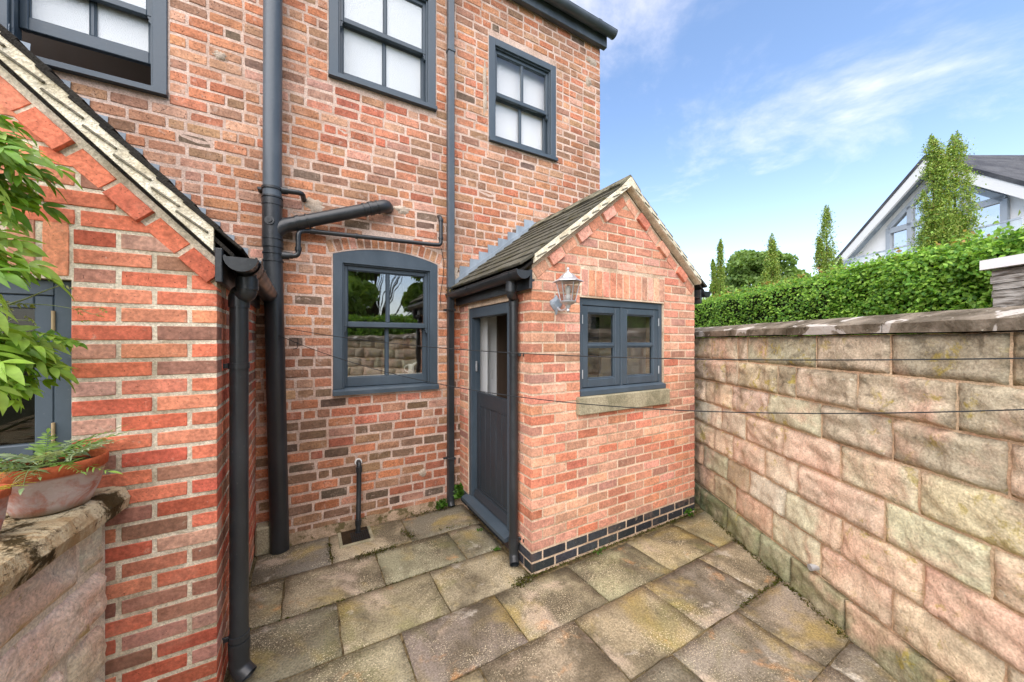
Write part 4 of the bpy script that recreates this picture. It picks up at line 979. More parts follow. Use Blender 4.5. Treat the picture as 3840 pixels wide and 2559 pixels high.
for q0, q1 in (((-.052, SY - .01, 2.40), (-.052, SY - .01, 2.43)), ((-.09, SY - .01, 2.357), (-.115, SY - .01, 2.356)), ((.03, SY + .027, 2.5855), (.07, SY + .028, 2.587)), ((.38, SY + .03, 2.596), (.40, SY + .03, 2.5965)), ((1.167, SY + .035, 2.70), (1.167, SY + .035, 2.68)), ((1.167, SY + .035, 2.86), (1.167, SY + .035, 2.88))): MB().tube([q0, q1], .0255, 14).build('collar', m, ss)
MB().box(sx(2.87) - .10, sx(2.87) - .06, SY + .02, SY + .1, 2.86, 2.88, .002).build('bracket', m, ss)
# square rainwater pipe
sq = thing('square_downpipe', 'slender square rainwater pipe running up the house wall between the upper windows', 'downpipe', (1.27, 3.44, 0)); qx, qy, hw = 1.272, 3.448, .033
MB().box(qx - hw, qx + hw, qy - hw, qy + hw, 2.20, 4.60, .006).build('pipe', M['pipe_grey'], sq)
MB().box(qx - hw + .001, qx + hw - .001, qy - hw + .001, qy + hw - .001, 4.60, 5.62, .006).build('pipe', M['pipe_grey'], sq)
MB().box(qx - hw - .007, qx + hw + .007, qy - hw - .007, qy + hw, 4.585, 4.615, .004).build('collar', M['pipe_grey'], sq)
MB().box(qx - hw + .002, qx + hw - .002, qy - hw + .002, qy + hw - .002, .06, 2.20, .006).build('pipe', M['pipe'], sq)  # same grey pipe; darker material puts the porch's shade into its colour
for z in (1.98, .48): MB().box(qx - hw - .008, qx + hw + .008, qy - hw - .008, qy + hw, z - .012, z + .012, .004).box(qx - hw - .035, qx - hw - .006, qy + .02, qy + .03, z - .01, z + .01, .002).build('clip', M['pipe'], sq)
MB().tube(bend([(qx, qy, .10), (qx, qy, .04), (qx, qy - .03, .0)], .03), .036, 14).build('shoe', M['pipe'], sq)
# kitchen waste pipe and gully
wp = thing('waste_pipe', 'short black waste pipe dropping into the gully under the arched window', 'waste pipe', (.405, 3.43, 0))
MB().tube(bend([(.412, WY + .01, .575), (.412, 3.435, .575), (.408, 3.425, .30), (.395, 3.36, .03), (.392, 3.355, -.04)], .045, 6), .0205, 14).build('pipe', m, wp)
for z in (.525, .085): yy = 3.43 if z > .3 else 3.372; MB().tube([(.411 if z > .3 else .397, yy, z - .025), (.411 if z > .3 else .397, yy, z + .025)], .0262, 14).build('collar', m, wp)
MB().tube([(.412, WY - .004, .575), (.412, WY - .012, .575)], .031, 16).build('wall_seal', M['white'], wp)
gul = thing('drain_gully', 'square stone edged drain gully with wire grate below the waste pipe', 'drain', (.36, 3.29, 0))
gb = MB().box(.235, .50, 3.165, 3.195, -.03, .012, .005).box(.235, .262, 3.196, 3.42, -.03, .012, .005).box(.475, .50, 3.196, 3.42, -.03, .012, .005); gb.build('kerb', M['sill_stone'], gul)
MB().box(.263, .474, 3.197, 3.43, -.03, .004).build('earth', M['soil'], gul)
for i in range(9):
    MB().tube([(.335 + i * .0165, 3.20, .010), (.335 + i * .0165, 3.36, .012)], .0022, 6).build('grate_bar', M['wire'], gul)
for i in range(6): MB().tube([(.33, 3.21 + i * .028, .012), (.47, 3.21 + i * .028, .012)], .0018, 6).build('grate_bar', M['wire'], gul)
# loose cable
cb = MB().tube([(1.19, 3.485, 2.60), (1.215, 3.482, 2.45), (1.205, 3.484, 2.30), (1.175, 3.486, 2.12), (1.185, 3.485, 2.0)], .003, 6).build('cable', M['wire']); tag(cb, 'thin loose black cable hanging beside the arched window', 'cable')
# washing lines
def wire(p0, p1, sag, label):
    p0, p1 = Vector(p0), Vector(p1); pts = [p0.lerp(p1, i / 40) - Vector((0, 0, sag * 4 * (i / 40) * (1 - i / 40))) for i in range(41)]
    o = thing('washing_line', label, 'washing line', tuple(p0), 'washing lines'); MB().tube(pts, .0024, 6).build('line', M['wire'], o)
    MB().tube([tuple(p0 + Vector((-.02, .06, .01))), tuple(p0)], .004, 6).build('hook', M['wire'], o); MB().tube([tuple(p1 + Vector((.06, -.03, .0))), tuple(p1)], .004, 6).build('hook', M['wire'], o)
WE = LT(1.86, .98)
W1 = ((-.16, 3.455, 1.775), (WE[0], WE[1], 1.628), .10); W2 = ((-.245, 3.44, 1.742), (WE[0], WE[1], 1.50), .245)
wire(*W1, 'upper of the two thin washing lines crossing in front of the porch'); wire(*W2, 'lower, slacker washing line crossing in front of the porch')
hk = MB().tube(bend([(-.09, 3.50, 1.60), (-.06, 3.44, 1.605), (-.055, 3.435, 1.66), (-.055, 3.435, 1.69)], .02), .003, 6).build('wall_hook', M['wire']); tag(hk, 'small bent wire hook in the wall beside the soil pipe', 'hook')

# ================================================================== wall lantern
wl_ = thing('wall_lantern', 'weathered silver wall lantern on the porch front beside the small window', 'lantern', (1.61, PY, 1.94)); m = M['galv']; lc = (1.578, 1.955)
bp = MB(); px_, pz_ = 1.606, 1.935
out_ = [(0, .072), (.022, .045), (.055, .026), (.052, -.002), (.030, -.03), (.012, -.045), (0, -.075), (-.012, -.045), (-.03, -.03), (-.052, -.002), (-.055, .026), (-.022, .045)]
n = len(out_); v = [(px_ + x * .6, PY - .028, pz_ + z * .6) for x, z in out_] + [(px_ + x, PY - .010, pz_ + z) for x, z in out_] + [(px_ + x, PY + .001, pz_ + z) for x, z in out_]
f = [tuple(range(n))] + [(i, i + n, (i + 1) % n + n, (i + 1) % n) for i in range(n)] + [(i + n, i + 2 * n, (i + 1) % n + 2 * n, (i + 1) % n + n) for i in range(n)]
bp.add(v, f); bp.build('back_plate', M['lead'], wl_)
MB().tube(bend([(px_, PY - .015, pz_ - .02), (px_ - .012, PY - .08, pz_ - .055), (lc[0], lc[1], 1.895), (lc[0], lc[1], 1.915)], .05), .0085, 10).build('arm', m, wl_)
sh = 6; rot = R(20)
MB().lathe([(.001, 2.178), (.008, 2.174), (.011, 2.166), (.006, 2.158), (.007, 2.150), (.014, 2.146), (.014, 2.141)], (*lc, 0), 16).build('finial', m, wl_)
MB().lathe([(.012, 2.143), (.030, 2.135), (.050, 2.118), (.062, 2.103), (.070, 2.098), (.106, 2.080), (.108, 2.076), (.103, 2.075), (.066, 2.092)], (*lc, 0), sh, False, rot).build('roof', m, wl_)
MB().lathe([(.080, 2.077), (.050, 1.942)], (*lc, 0), sh, False, rot).build('glass', M['glass_l'], wl_)
for q in range(sh):
    a = rot + q * 2 * math.pi / sh; MB().tube([(lc[0] + .0805 * math.cos(a), lc[1] + .0805 * math.sin(a), 2.078), (lc[0] + .0505 * math.cos(a), lc[1] + .0505 * math.sin(a), 1.942)], .0035, 6).build('glazing_rib', m, wl_)
MB().lathe([(.056, 1.944), (.056, 1.934), (.04, 1.926), (.022, 1.916), (.014, 1.905), (.016, 1.898), (.009, 1.892), (.008, 1.885), (.012, 1.880), (.012, 1.874), (.005, 1.868), (.001, 1.862)], (*lc, 0), 16).build('base', m, wl_)
MB().lathe([(.001, 1.944), (.018, 1.945), (.018, 1.985), (.012, 1.988)], (*lc, 0), 14).build('lamp_holder', M['white'], wl_)
MB().lathe([(.010, 1.985), (.018, 2.005), (.021, 2.025), (.016, 2.045), (.001, 2.053)], (*lc, 0), 14).build('bulb', M['jug'], wl_)

# ================================================================== right stone wall
sw = thing('stone_wall', 'rough faced gritstone garden wall with lichened coping on the right', 'wall', (*LT(1.95, 2), 0)); SWL = 1.945
def fnW(base): return lambda t, z, o: (*LT(base - o, t), z)
MB().prism([(-4.5, -.04), (6.5, -.04), (6.5, 1.70), (-4.5, 1.70)], fnW(SWL), -.28, .0042).build('wall_core', M['joint'], sw)
def tx(x): return SWL / ((2550 + x / 1.824 - 1920) / 1340)
zs = [1.704, 1.490, 1.274, 1.056, .838, .620, .404, .188, -.03]
JX = [[220, 400, 465, 940, 1450, 2275], [320, 405, 675, 800, 1225, 1905], [185, 365, 612, 975, 1465, 2262], [290, 455, 717, 1105, 1645], [245, 370, 587, 820, 1408, 2145], [165, 335, 482, 738, 1118, 1675], [245, 390, 638, 970, 1462, 2240], [165, 350, 580, 790, 1165, 1900]]
ST_UP = [(4, (206, 186, 160), .92), (3, (194, 178, 152), .9), (2, (214, 186, 164), .94)]
ST_MID = [(3, (214, 196, 168), .94), (3, (222, 190, 168), .96), (1, (200, 182, 158), .9)]
ST_LOW = [(3, (218, 176, 152), .95), (3, (224, 192, 166), .95), (2, (220, 206, 176), .95), (1, (208, 162, 138), .92)]
ST_BASE = [(1, (176, 168, 138), .75), (1, (160, 156, 124), .72)]
def rock(name, t0, t1, z0, z1, base, proud, col, parent, fn=None, mat='stone', res=.045, gap=.0055):
    fn = fn or fnW(base); t0 += gap; t1 -= gap; z0 += gap; z1 -= gap
    nx = max(3, int((t1 - t0) / res)); nz = max(3, int((z1 - z0) / res)); s = rnd.uniform(0, 100); v = []; f = []
    for j in range(nz + 1):
        for i in range(nx + 1):
            a, c = i / nx, j / nz; t = t0 + (t1 - t0) * a; z = z0 + (z1 - z0) * c
            e = min(a, 1 - a) * (t1 - t0); g_ = min(c * 1.6, 1 - c) * (z1 - z0); ed = min(1, min(e, g_) / .016)
            o = proud * (ed ** .5) * (.40 + .8 * mnoise.fractal((t * 4 + s, z * 5, s), .9, 2, 5)) + ed * .9 * proud * (.5 - abs(mnoise.fractal((t * 5 + z * 3 + s, z * 11 - t * 2, s * 2), .8, 2, 5))) + ed * .006 * mnoise.fractal((t * 20, z * 24, s), .8, 2, 3)
            o += .012 * (1 - c) * ed
            if i in (0, nx): t += rnd.uniform(-.003, .003)
            if j in (0, nz): z += rnd.uniform(-.003, .003)
            v.append(fn(t, z, max(o, .0) + .0055))
    for j in range(nz):
        for i in range(nx): a = j * (nx + 1) + i; f.append((a, a + 1, a + nx + 2, a + nx + 1))
    ring = list(range(nx + 1)) + [j * (nx + 1) + nx for j in range(1, nz + 1)] + [nz * (nx + 1) + i for i in range(nx - 1, -1, -1)] + [j * (nx + 1) for j in range(nz - 1, 0, -1)]
    m_ = len(ring); n0 = len(v)
    for i in ring:
        jj, ii = divmod(i, nx + 1); v.append(fn(t0 + (t1 - t0) * ii / nx, z0 + (z1 - z0) * jj / nz, -.04))
    f += [(ring[i], n0 + i, n0 + (i + 1) % m_, ring[(i + 1) % m_]) for i in range(m_)]
    b = MB(); b.add(v, f); b.sm = [True] * (nx * nz) + [False] * m_
    o = b.build(name, M[mat], parent); o.color = col; return o
for ci in range(8):
    ts = sorted([tx(x) for x in JX[ci]]); t = ts[-1]
    while t < 6: t += rnd.uniform(.35, .6); ts.append(t)
    t = ts[0]
    while t > -4.3: t -= rnd.uniform(.38, .62); ts.insert(0, t)
    pal = ST_UP if ci < 2 else ST_MID if ci < 4 else ST_LOW if ci < 7 else ST_BASE
    for a, c in zip(ts, ts[1:]):
        if a > 5 : continue
        q = pick(pal)
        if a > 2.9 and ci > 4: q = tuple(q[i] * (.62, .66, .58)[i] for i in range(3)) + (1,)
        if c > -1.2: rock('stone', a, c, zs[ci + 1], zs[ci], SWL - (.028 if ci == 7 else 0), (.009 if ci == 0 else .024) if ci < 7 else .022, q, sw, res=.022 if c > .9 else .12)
        else: rock('stone', a, c, zs[ci + 1], zs[ci], SWL, .02, q, sw, res=.16)
cj = sorted([tx(x) for x in (385, 770, 1440)] + [.55, -.3, -1.2, -2.1, -3.0, -4.3, 4.4, 5.2, 6.3])
for a, c in zip(cj, cj[1:]):
    prof = [(.045, 1.708), (.045, 1.757), (.020, 1.768), (-.12, 1.812), (-.27, 1.768), (-.30, 1.757), (-.30, 1.708)]
    N = 10; v = []; f = []; k = len(prof); dz = rnd.uniform(-.003, .003)
    for i in range(N + 1):
        t = a + .004 + (c - a - .008) * i / N
        for o, z in prof: q = mnoise.noise((t * 9, z * 30, o * 9)) * .005; v.append((*LT(SWL - o - q, t), z + q * .7 + dz))
    for i in range(N):
        for j in range(k): p, q = i * k + j, i * k + (j + 1) % k; f.append((p, p + k, q + k, q))
    f += [tuple(range(k)), tuple(N * k + j for j in range(k - 1, -1, -1))]
    b = MB(); b.add(v, f); b.build('coping_stone', M['coping'], sw)
pe = MB(); p0 = Vector((*LT(SWL + .02, tx(945)), .235)); dd = Vector((-.866, .5, -.1)).normalized(); pe.tube([p0, p0 + dd * .075], .020, 14, False).tube([p0 + dd * .075, p0 + dd * .02], [.020, .016], 14, True); pe = pe.build('pipe_stub', M['galv']); tag(pe, 'short grey pipe stub poking out low in the stone wall', 'pipe')

# ================================================================== left retaining wall, pots, climbers
lw = thing('retaining_wall', 'low stone wall topped with a mossy flagstone beside the outbuilding', 'wall', (-.9, 1.5, 0))
def lx(y): return -.672 - .11 * (OY - y)
def fnL(u, z, o): return (lx(OY - u) + o, OY - u, z)
MB().prism([(.004, -.05), (2.6, -.05), (2.6, .985), (.004, .985)], fnL, -1.0, -.024).build('wall_core', M['mort_o'], lw)
lzs = [.985, .785, .575, .37, .16, -.04]; LJ = [[.01, .16, .80, 1.4, 2.5], [.01, .62, 1.2, 2.5], [.01, .22, .75, 1.3, 2.5], [.01, .5, 1.1, 2.5], [.01, .3, .9, 2.5]]
L_PAL = [(2, (230, 206, 188), 1.0), (2, (224, 212, 190), 1.0), (1, (222, 214, 200), 1.0)]
for ci in range(5):
    for a, c in zip(LJ[ci], LJ[ci][1:]): rock('stone', a, c, lzs[ci + 1], lzs[ci], 0, .022, pick(L_PAL), lw, fn=lambda t, z, o: fnL(t, z, o - .03), res=.03, gap=.011)
u = .006
for L in (.78, .85, .9):
    N = 14; v = []; f = []; prof = [(.045, .99), (.05, 1.03), (.03, 1.07), (.0, 1.08), (-.4, 1.08), (-.95, 1.08), (-.95, .99)]; k = len(prof)
    for i in range(N + 1):
        uu = u + .003 + (L - .006) * i / N
        for o, z in prof: q = mnoise.noise((uu * 12, z * 20, o * 9)) * .010; p = fnL(uu, z + q * .5 * (z > 1.0), o + q * (o > .01)); v.append(p)
    for i in range(N):
        for j in range(k): p, q = i * k + j, i * k + (j + 1) % k; f.append((p, p + k, q + k, q))
    f += [tuple(range(k)), tuple(N * k + j for j in range(k - 1, -1, -1))]
    b = MB(); b.add(v, f); b.build('coping_stone', M['mosscop'], lw); u += L
def pot(label, c, rb_, rt, h, rim):
    t = thing('terracotta_pot', label, 'plant pot', c)
    MB().lathe([(.001, 0), (rb_ * .97, 0), (rb_, .006), (rb_ + (rt - rb_) * .55, (h - rim) * .5), (rt * .955, h - rim), (rt, h - rim + .004), (rt * 1.02, h - .012), (rt * 1.01, h - .003), (rt * .985, h), (rt * .93, h - .004), (rt * .91, h - .05)], c, 40).build('body', M['terra'], t)
    MB().lathe([(rt * .915, h - .03), (rt * .5, h - .02), (.001, h - .015)], c, 24).build('soil', M['soil'], t); return t
POT = (-.772, 1.900, 1.083)
pot('wide whitened terracotta bowl pot holding a fern on the stone coping', POT, .090, .130, .168, .042)
pot('small terracotta pot at the left edge holding a yellow green plant', (-.827, 1.654, 1.083), .045, .067, .150, .03)
gbl = MB().lathe([(.001, 0), (.03, .004), (.05, .02), (.058, .05), (.05, .085), (.028, .105), (.001, .11)], (-.762, 1.42, 1.083), 20).build('stone_ball', M['grey_ball']); tag(gbl, 'rounded grey stone ornament cut off at the left edge', 'ornament')
def leaf_strip(L, W, curl, n=5, fold=.25):
    """lanceolate leaf along +x, in xy, drooping in z"""
    v = []; f = []
    for i in range(n + 1):
        a = i / n; w_ = W * (math.sin(math.pi * min(1, a ** .75 * 1.0)) ** .9) * (1 if a < 1 else 0) + (.002 if i == 0 else 0); x = L * a; z = -curl * L * a * a
        v += [(x, w_ / 2, z + fold * w_ / 2), (x, 0, z), (x, -w_ / 2, z + fold * w_ / 2)]
    for i in range(n):
        for j in range(2): p = i * 3 + j; f.append((p, p + 3, p + 4, p + 1))
    return v, f
def frond(npair, L, lf, W, curl, seed, taper=.5, ang=60):
    r = random.Random(seed); b = MB(); pts = []
    for i in range(9): a = i / 8; pts.append((L * a, 0, -curl * L * a * a))
    b.tube(pts, [.0018 * (1 - .7 * i / 8) for i in range(9)], 5, False)
    for k in range(npair):
        a = .12 + .84 * k / max(1, npair - 1); base = Vector((L * a, 0, -curl * L * a * a)); sc = 1 - taper * abs(a - .35)
        for sg in (1, -1):
            v, f = leaf_strip(lf * sc * r.uniform(.85, 1.1), W * sc * r.uniform(.85, 1.1), r.uniform(.1, .45))
            Mx = Matrix.Translation(base) @ Matrix.Rotation(sg * R(ang - 20 * a + r.uniform(-10, 10)), 4, 'Z') @ Matrix.Rotation(R(r.uniform(-25, 25)), 4, 'X') @ Matrix.Rotation(R(r.uniform(-5, 25)), 4, 'Y')
            b.add([tuple(Mx @ Vector(p)) for p in v], f, True)
    v, f = leaf_strip(lf * .9, W * .9, .3); Mx = Matrix.Translation((L, 0, -curl * L)) @ Matrix.Rotation(R(20), 4, 'Y'); b.add([tuple(Mx @ Vector(p)) for p in v], f, True)
    return b
WIST = [frond(6, .20, .088, .030, .3, s).mesh('leaf', M['leaf_obj'], recalc=False) for s in range(5)]
SMALL = [frond(3, .07, .042, .019, .25, 20 + s, .3).mesh('leaf', M['leaf_obj'], recalc=False) for s in range(4)]
LCOL = [(150, 196, 62), (164, 206, 80), (132, 182, 54), (178, 214, 104), (116, 168, 50)]
def place_leaf(mesh, p, yaw, pitch, roll, sc, parent, cols=LCOL, k=.66):
    o = bpy.data.objects.new('leaf', mesh); link(o, parent)
    o.matrix_basis = Matrix.Translation(p) @ Matrix.Rotation(yaw, 4, 'Z') @ Matrix.Rotation(pitch, 4, 'Y') @ Matrix.Rotation(roll, 4, 'X') @ Matrix.Scale(sc, 4); o.color = lin(rnd.choice(cols), k * rnd.uniform(.85, 1.15)); return o
def ray_pt(px, py, Y):
    a = (px - 1920) / 1340.; b_ = (1279.5 - py) / 1340.; dx, dy = .5 + .866 * a, .866 - .5 * a; t = Y / dy; return Vector((dx * t, Y, CAM_H + b_ * t))
def climber(label, stems, spots, seed):
    t = thing('climbing_plant', label, 'climbing plant', (-1.5, 1.75, 1.0)); r = random.Random(seed)
    for s in stems: MB().tube(bend(s, .08), [.006 * (1 - .6 * i / (len(bend(s, .08)) - 1)) for i in range(len(bend(s, .08)))], 7).build('stem', M['stem'], t)
    for (px, py, Y, n, sp, big_) in spots:
        for k in range(n):
            q = ray_pt(px + r.uniform(-1, 1) * sp, py + r.uniform(-1, 1) * sp, Y + r.uniform(-.09, .06))
            place_leaf(r.choice(WIST if big_ else SMALL), q, R(r.uniform(-50, 35)), R(r.uniform(5, 45)), R(r.uniform(-40, 60)), r.uniform(.75, 1.1), t)
    return t
climber('bright green climbing plant hanging from the gable at top left', [[(-1.5, 1.7, 1.05), (-1.45, 1.75, 1.7), (-1.2, 1.8, 2.25), (-1.0, 1.85, 2.4)], [(-1.45, 1.75, 1.7), (-1.2, 1.76, 2.0), (-.98, 1.8, 2.12)]],
        [(-260, 400, 1.80, 7, 60, 1), (-220, 470, 1.82, 9, 60, 1), (-230, 560, 1.8, 7, 50, 1), (-170, 470, 1.8, 5, 40, 1), (-270, 780, 1.78, 5, 60, 1), (-240, 880, 1.78, 5, 40, 1), (-50, 760, 1.84, 4, 40, 0), (20, 680, 1.88, 4, 30, 0), (-300, 920, 1.76, 4, 50, 1)], 5)
climber('leafy green climber in front of the outbuilding window above the fern', [[(-1.4, 1.7, 1.1), (-1.2, 1.74, 1.35), (-1.0, 1.8, 1.5), (-.86, 1.86, 1.58)], [(-1.3, 1.7, 1.2), (-1.05, 1.74, 1.33), (-.9, 1.8, 1.38)]],
        [(-190, 1210, 1.78, 5, 40, 1), (-140, 1260, 1.8, 5, 40, 1), (-90, 1230, 1.82, 3, 30, 1), (-230, 1200, 1.76, 4, 40, 1), (-210, 1320, 1.76, 4, 30, 1), (-10, 1380, 1.8, 7, 40, 0), (130, 1270, 1.86, 4, 30, 0), (0, 1250, 1.84, 3, 30, 0), (195, 1250, 1.9, 3, 20, 0), (-40, 1440, 1.78, 5, 40, 0)], 6)
# pale twining shoots
tw = thing('twining_shoot', 'pale bare twining shoots reaching across the outbuilding window top', 'plant', (-1.3, 1.8, 1.8))
def rp_(px, py, Y=1.86): return tuple(ray_pt(px, py, Y))
for s, r0 in (([rp_(-120, 1190), rp_(0, 1150), rp_(90, 1125), rp_(150, 1098), rp_(235, 1067)], .004), ([rp_(-80, 1170), rp_(0, 1145), rp_(100, 1140), rp_(200, 1145), rp_(310, 1165), rp_(380, 1152)], .0022), ([rp_(310, 1165), rp_(350, 1182), rp_(385, 1170)], .0015), ([rp_(-60, 1150), rp_(10, 1150), rp_(25, 1180), rp_(60, 1200), rp_(110, 1203)], .0035), ([rp_(-60, 1220), rp_(10, 1215), rp_(50, 1195)], .0032), ([rp_(20, 1130), rp_(40, 1170), rp_(55, 1190)], .0028)):
    q = bend(s, .03); MB().tube(q, [r0 * (1 - .65 * i / (len(q) - 1)) for i in range(len(q))], 6).build('stem', M['stem'], tw)
for px, py in ((0, 1130), (10, 1160), (60, 1140), (95, 1185), (112, 1195), (275, 1160), (290, 1170), (360, 1180), (375, 1155), (300, 1205), (230, 1070)):
    place_leaf(SMALL[0], rp_(px, py), R(rnd.uniform(-60, 60)), R(rnd.uniform(-20, 40)), R(rnd.uniform(-60, 60)), rnd.uniform(.2, .4), tw, [(190, 200, 130), (170, 190, 100)])
# ferns
def fern(label, c, n, L, lf, W, cols, seed, up=.5, cat='fern'):
    t = thing('fern', label, cat, c); r = random.Random(seed)
    ms = [frond(12, L, lf, W, .55, seed * 10 + s, 1.1, 72).mesh('frond', M['leaf_obj'], recalc=False) for s in range(3)]
    for k in range(n):
        o = bpy.data.objects.new('frond', r.choice(ms)); link(o, t); a = 2 * math.pi * (k + r.uniform(-.3, .3)) / n; rr = r.uniform(.0, .09) * (L / .17)
        o.matrix_basis = Matrix.Translation((c[0] + rr * math.cos(a), c[1] + rr * math.sin(a), c[2])) @ Matrix.Rotation(a, 4, 'Z') @ Matrix.Rotation(-R(r.uniform(15, 60)), 4, 'Y') @ Matrix.Rotation(R(r.uniform(-20, 20)), 4, 'X') @ Matrix.Scale(r.uniform(.7, 1.1), 4)
        o.color = lin(r.choice(cols), .85 * r.uniform(.85, 1.15))
    return t
fern('silvery green fern spilling over the rim of the wide terracotta bowl', (POT[0] - .02, POT[1] - .02, POT[2] + .155), 26, .15, .046, .011, [(150, 176, 128), (128, 160, 104), (170, 190, 150), (120, 160, 80), (140, 178, 84)], 3)
fern('yellow green spiky plant in the small pot at left edge', (-.827, 1.654, 1.225), 9, .10, .018, .004, [(176, 176, 60), (156, 166, 52)], 4, cat='plant')
# white jug on the inside sill
jg = thing('jug', 'white enamel jug on the sill behind the arched window', 'jug', (.93, 3.66, 1.27)); MB().lathe([(.001, 0), (.034, 0), (.036, .004), (.030, .05), (.028, .07), (.036, .095), (.034, .095), (.026, .07)], (.93, 3.665, 1.335), 20).build('body', M['jug'], jg)
MB().tube(arc((.895, 3.665, 1.39), .033, R(70), R(290), 10, (1, 0, 0), (0, 0, 1)), .004, 8).build('handle', M['jug'], jg); MB().tube([(.955, 3.665, 1.425), (.985, 3.665, 1.448)], [.016, .006], 10).build('spout', M['jug'], jg)
MB().box(.21, 1.15, 3.635, 3.76, 1.28, 1.333, .004).build('window_board', M['plasterw'], house)

# ================================================================== foliage
def leaves(name, P, size, cols, mat, parent=None, flat=None, k=.6, aspect=.55, nrm=None):
    """P (n,3) leaf centres: folded two-triangle leaves with their own tone"""
    n = len(P); P = np.asarray(P, dtype=np.float64)
    d = nrs.normal(size=(n, 3)); d /= np.linalg.norm(d, axis=1)[:, None]
    if flat is not None: d = d * (1 - flat[1]) + np.array(flat[0]) * flat[1]; d /= np.linalg.norm(d, axis=1)[:, None]
    if nrm is not None:
        q = nrs.normal(size=(n, 3)); q /= np.linalg.norm(q, axis=1)[:, None]; q = q * (1 - nrm[1]) + np.array(nrm[0]) / np.linalg.norm(nrm[0]) * nrm[1]; q /= np.linalg.norm(q, axis=1)[:, None]
        d = d - q * (d * q).sum(1)[:, None]; d /= np.linalg.norm(d, axis=1)[:, None]; s = np.cross(q, d); nn = q
    else:
        up = nrs.normal(size=(n, 3)); s = np.cross(d, up); s /= np.linalg.norm(s, axis=1)[:, None]; nn = np.cross(d, s)
    L = size * nrs.uniform(.7, 1.3, n)[:, None]; Wd = L * aspect / 2
    a = P - d * L / 2; b = P + d * L / 2; c1 = P + s * Wd + nn * Wd * .35; c2 = P - s * Wd + nn * Wd * .35
    V = np.stack([a, c1, b, c2], 1).reshape(-1, 3)
    me = bpy.data.meshes.new(name); me.vertices.add(4 * n); me.vertices.foreach_set('co', V.astype(np.float32).ravel())
    base = np.arange(n)[:, None] * 4; F = np.concatenate([base + [0, 1, 2], base + [0, 2, 3]], 1).reshape(-1)
    me.loops.add(6 * n); me.loops.foreach_set('vertex_index', F.astype(np.int32)); me.polygons.add(2 * n); me.polygons.foreach_set('loop_start', (np.arange(2 * n) * 3).astype(np.int32)); me.polygons.foreach_set('loop_total', np.full(2 * n, 3, dtype=np.int32))
    pal = np.array([lin(c, k) for c in cols]); t = pal[nrs.randint(len(pal), size=n)] * nrs.uniform(.75, 1.25, n)[:, None]; t[:, 3] = 1
    at = me.color_attributes.new('tone', 'FLOAT_COLOR', 'POINT'); at.data.foreach_set('color', np.repeat(t, 4, 0).astype(np.float32).ravel())
    me.materials.append(mat); me.update(calc_edges=True); me.validate()
    return link(bpy.data.objects.new(name, me), parent)
# hedge
hd = thing('hedge', 'long clipped green beech hedge behind the stone wall', 'hedge', (*LT(3.5, 3), 0)); HL = 3.22
def hedge_pts(n, t0, t1):
    t = nrs.uniform(t0, t1, n); q = nrs.uniform(0, 1, n); P = np.zeros((n, 3)); l = np.zeros(n); z = np.zeros(n)
    fmask = q < .68
    z[fmask] = nrs.uniform(1.2, 2.32, fmask.sum()); z[~fmask] = 2.33 + nrs.exponential(.022, (~fmask).sum())
    l[fmask] = HL + nrs.normal(0, .03, fmask.sum()); l[~fmask] = nrs.uniform(HL, HL + .8, (~fmask).sum())
    bump = np.array([mnoise.fractal((a * 3.2, b * 4.5, 1.3), 1, 2, 4) for a, b in zip(t, z)])
    l[fmask] += bump[fmask] * .075; z[~fmask] += np.abs(bump[~fmask]) * .05
    P[:, 0] = .5 * t + .866 * l; P[:, 1] = .866 * t - .5 * l; P[:, 2] = z; return P
HC = [(112, 152, 58), (92, 140, 52), (128, 168, 66), (78, 122, 46), (148, 182, 80), (118, 160, 58)]
leaves('foliage', np.concatenate([hedge_pts(60000, .8, 3.6), hedge_pts(36000, 3.6, 9.5)]), .033, HC, M['leaf'], hd, nrm=((-.8, .35, .75), .55), k=1.2, aspect=.62)
leaves('foliage', hedge_pts(9000, -4.5, .8), .075, HC, M['leaf'], hd, k=1.0, aspect=.7)
tp = hedge_pts(6000, .8, 9.5); tp = tp[tp[:, 2] > 2.33]; tp[:, 2] += .03
leaves('young_shoots', tp, .040, [(196, 196, 104), (210, 180, 110), (170, 190, 84), (206, 160, 100)], M['leaf'], hd, k=.62)
cm = MB(); cm.prism([(-4.5, .0), (9.6, .0), (9.6, 2.29), (-4.5, 2.29)], lambda t, z, o: (*LT(HL + .05 + o, t), z), 0, .7); cm.build('twig_core', M['hedge_core'], hd)
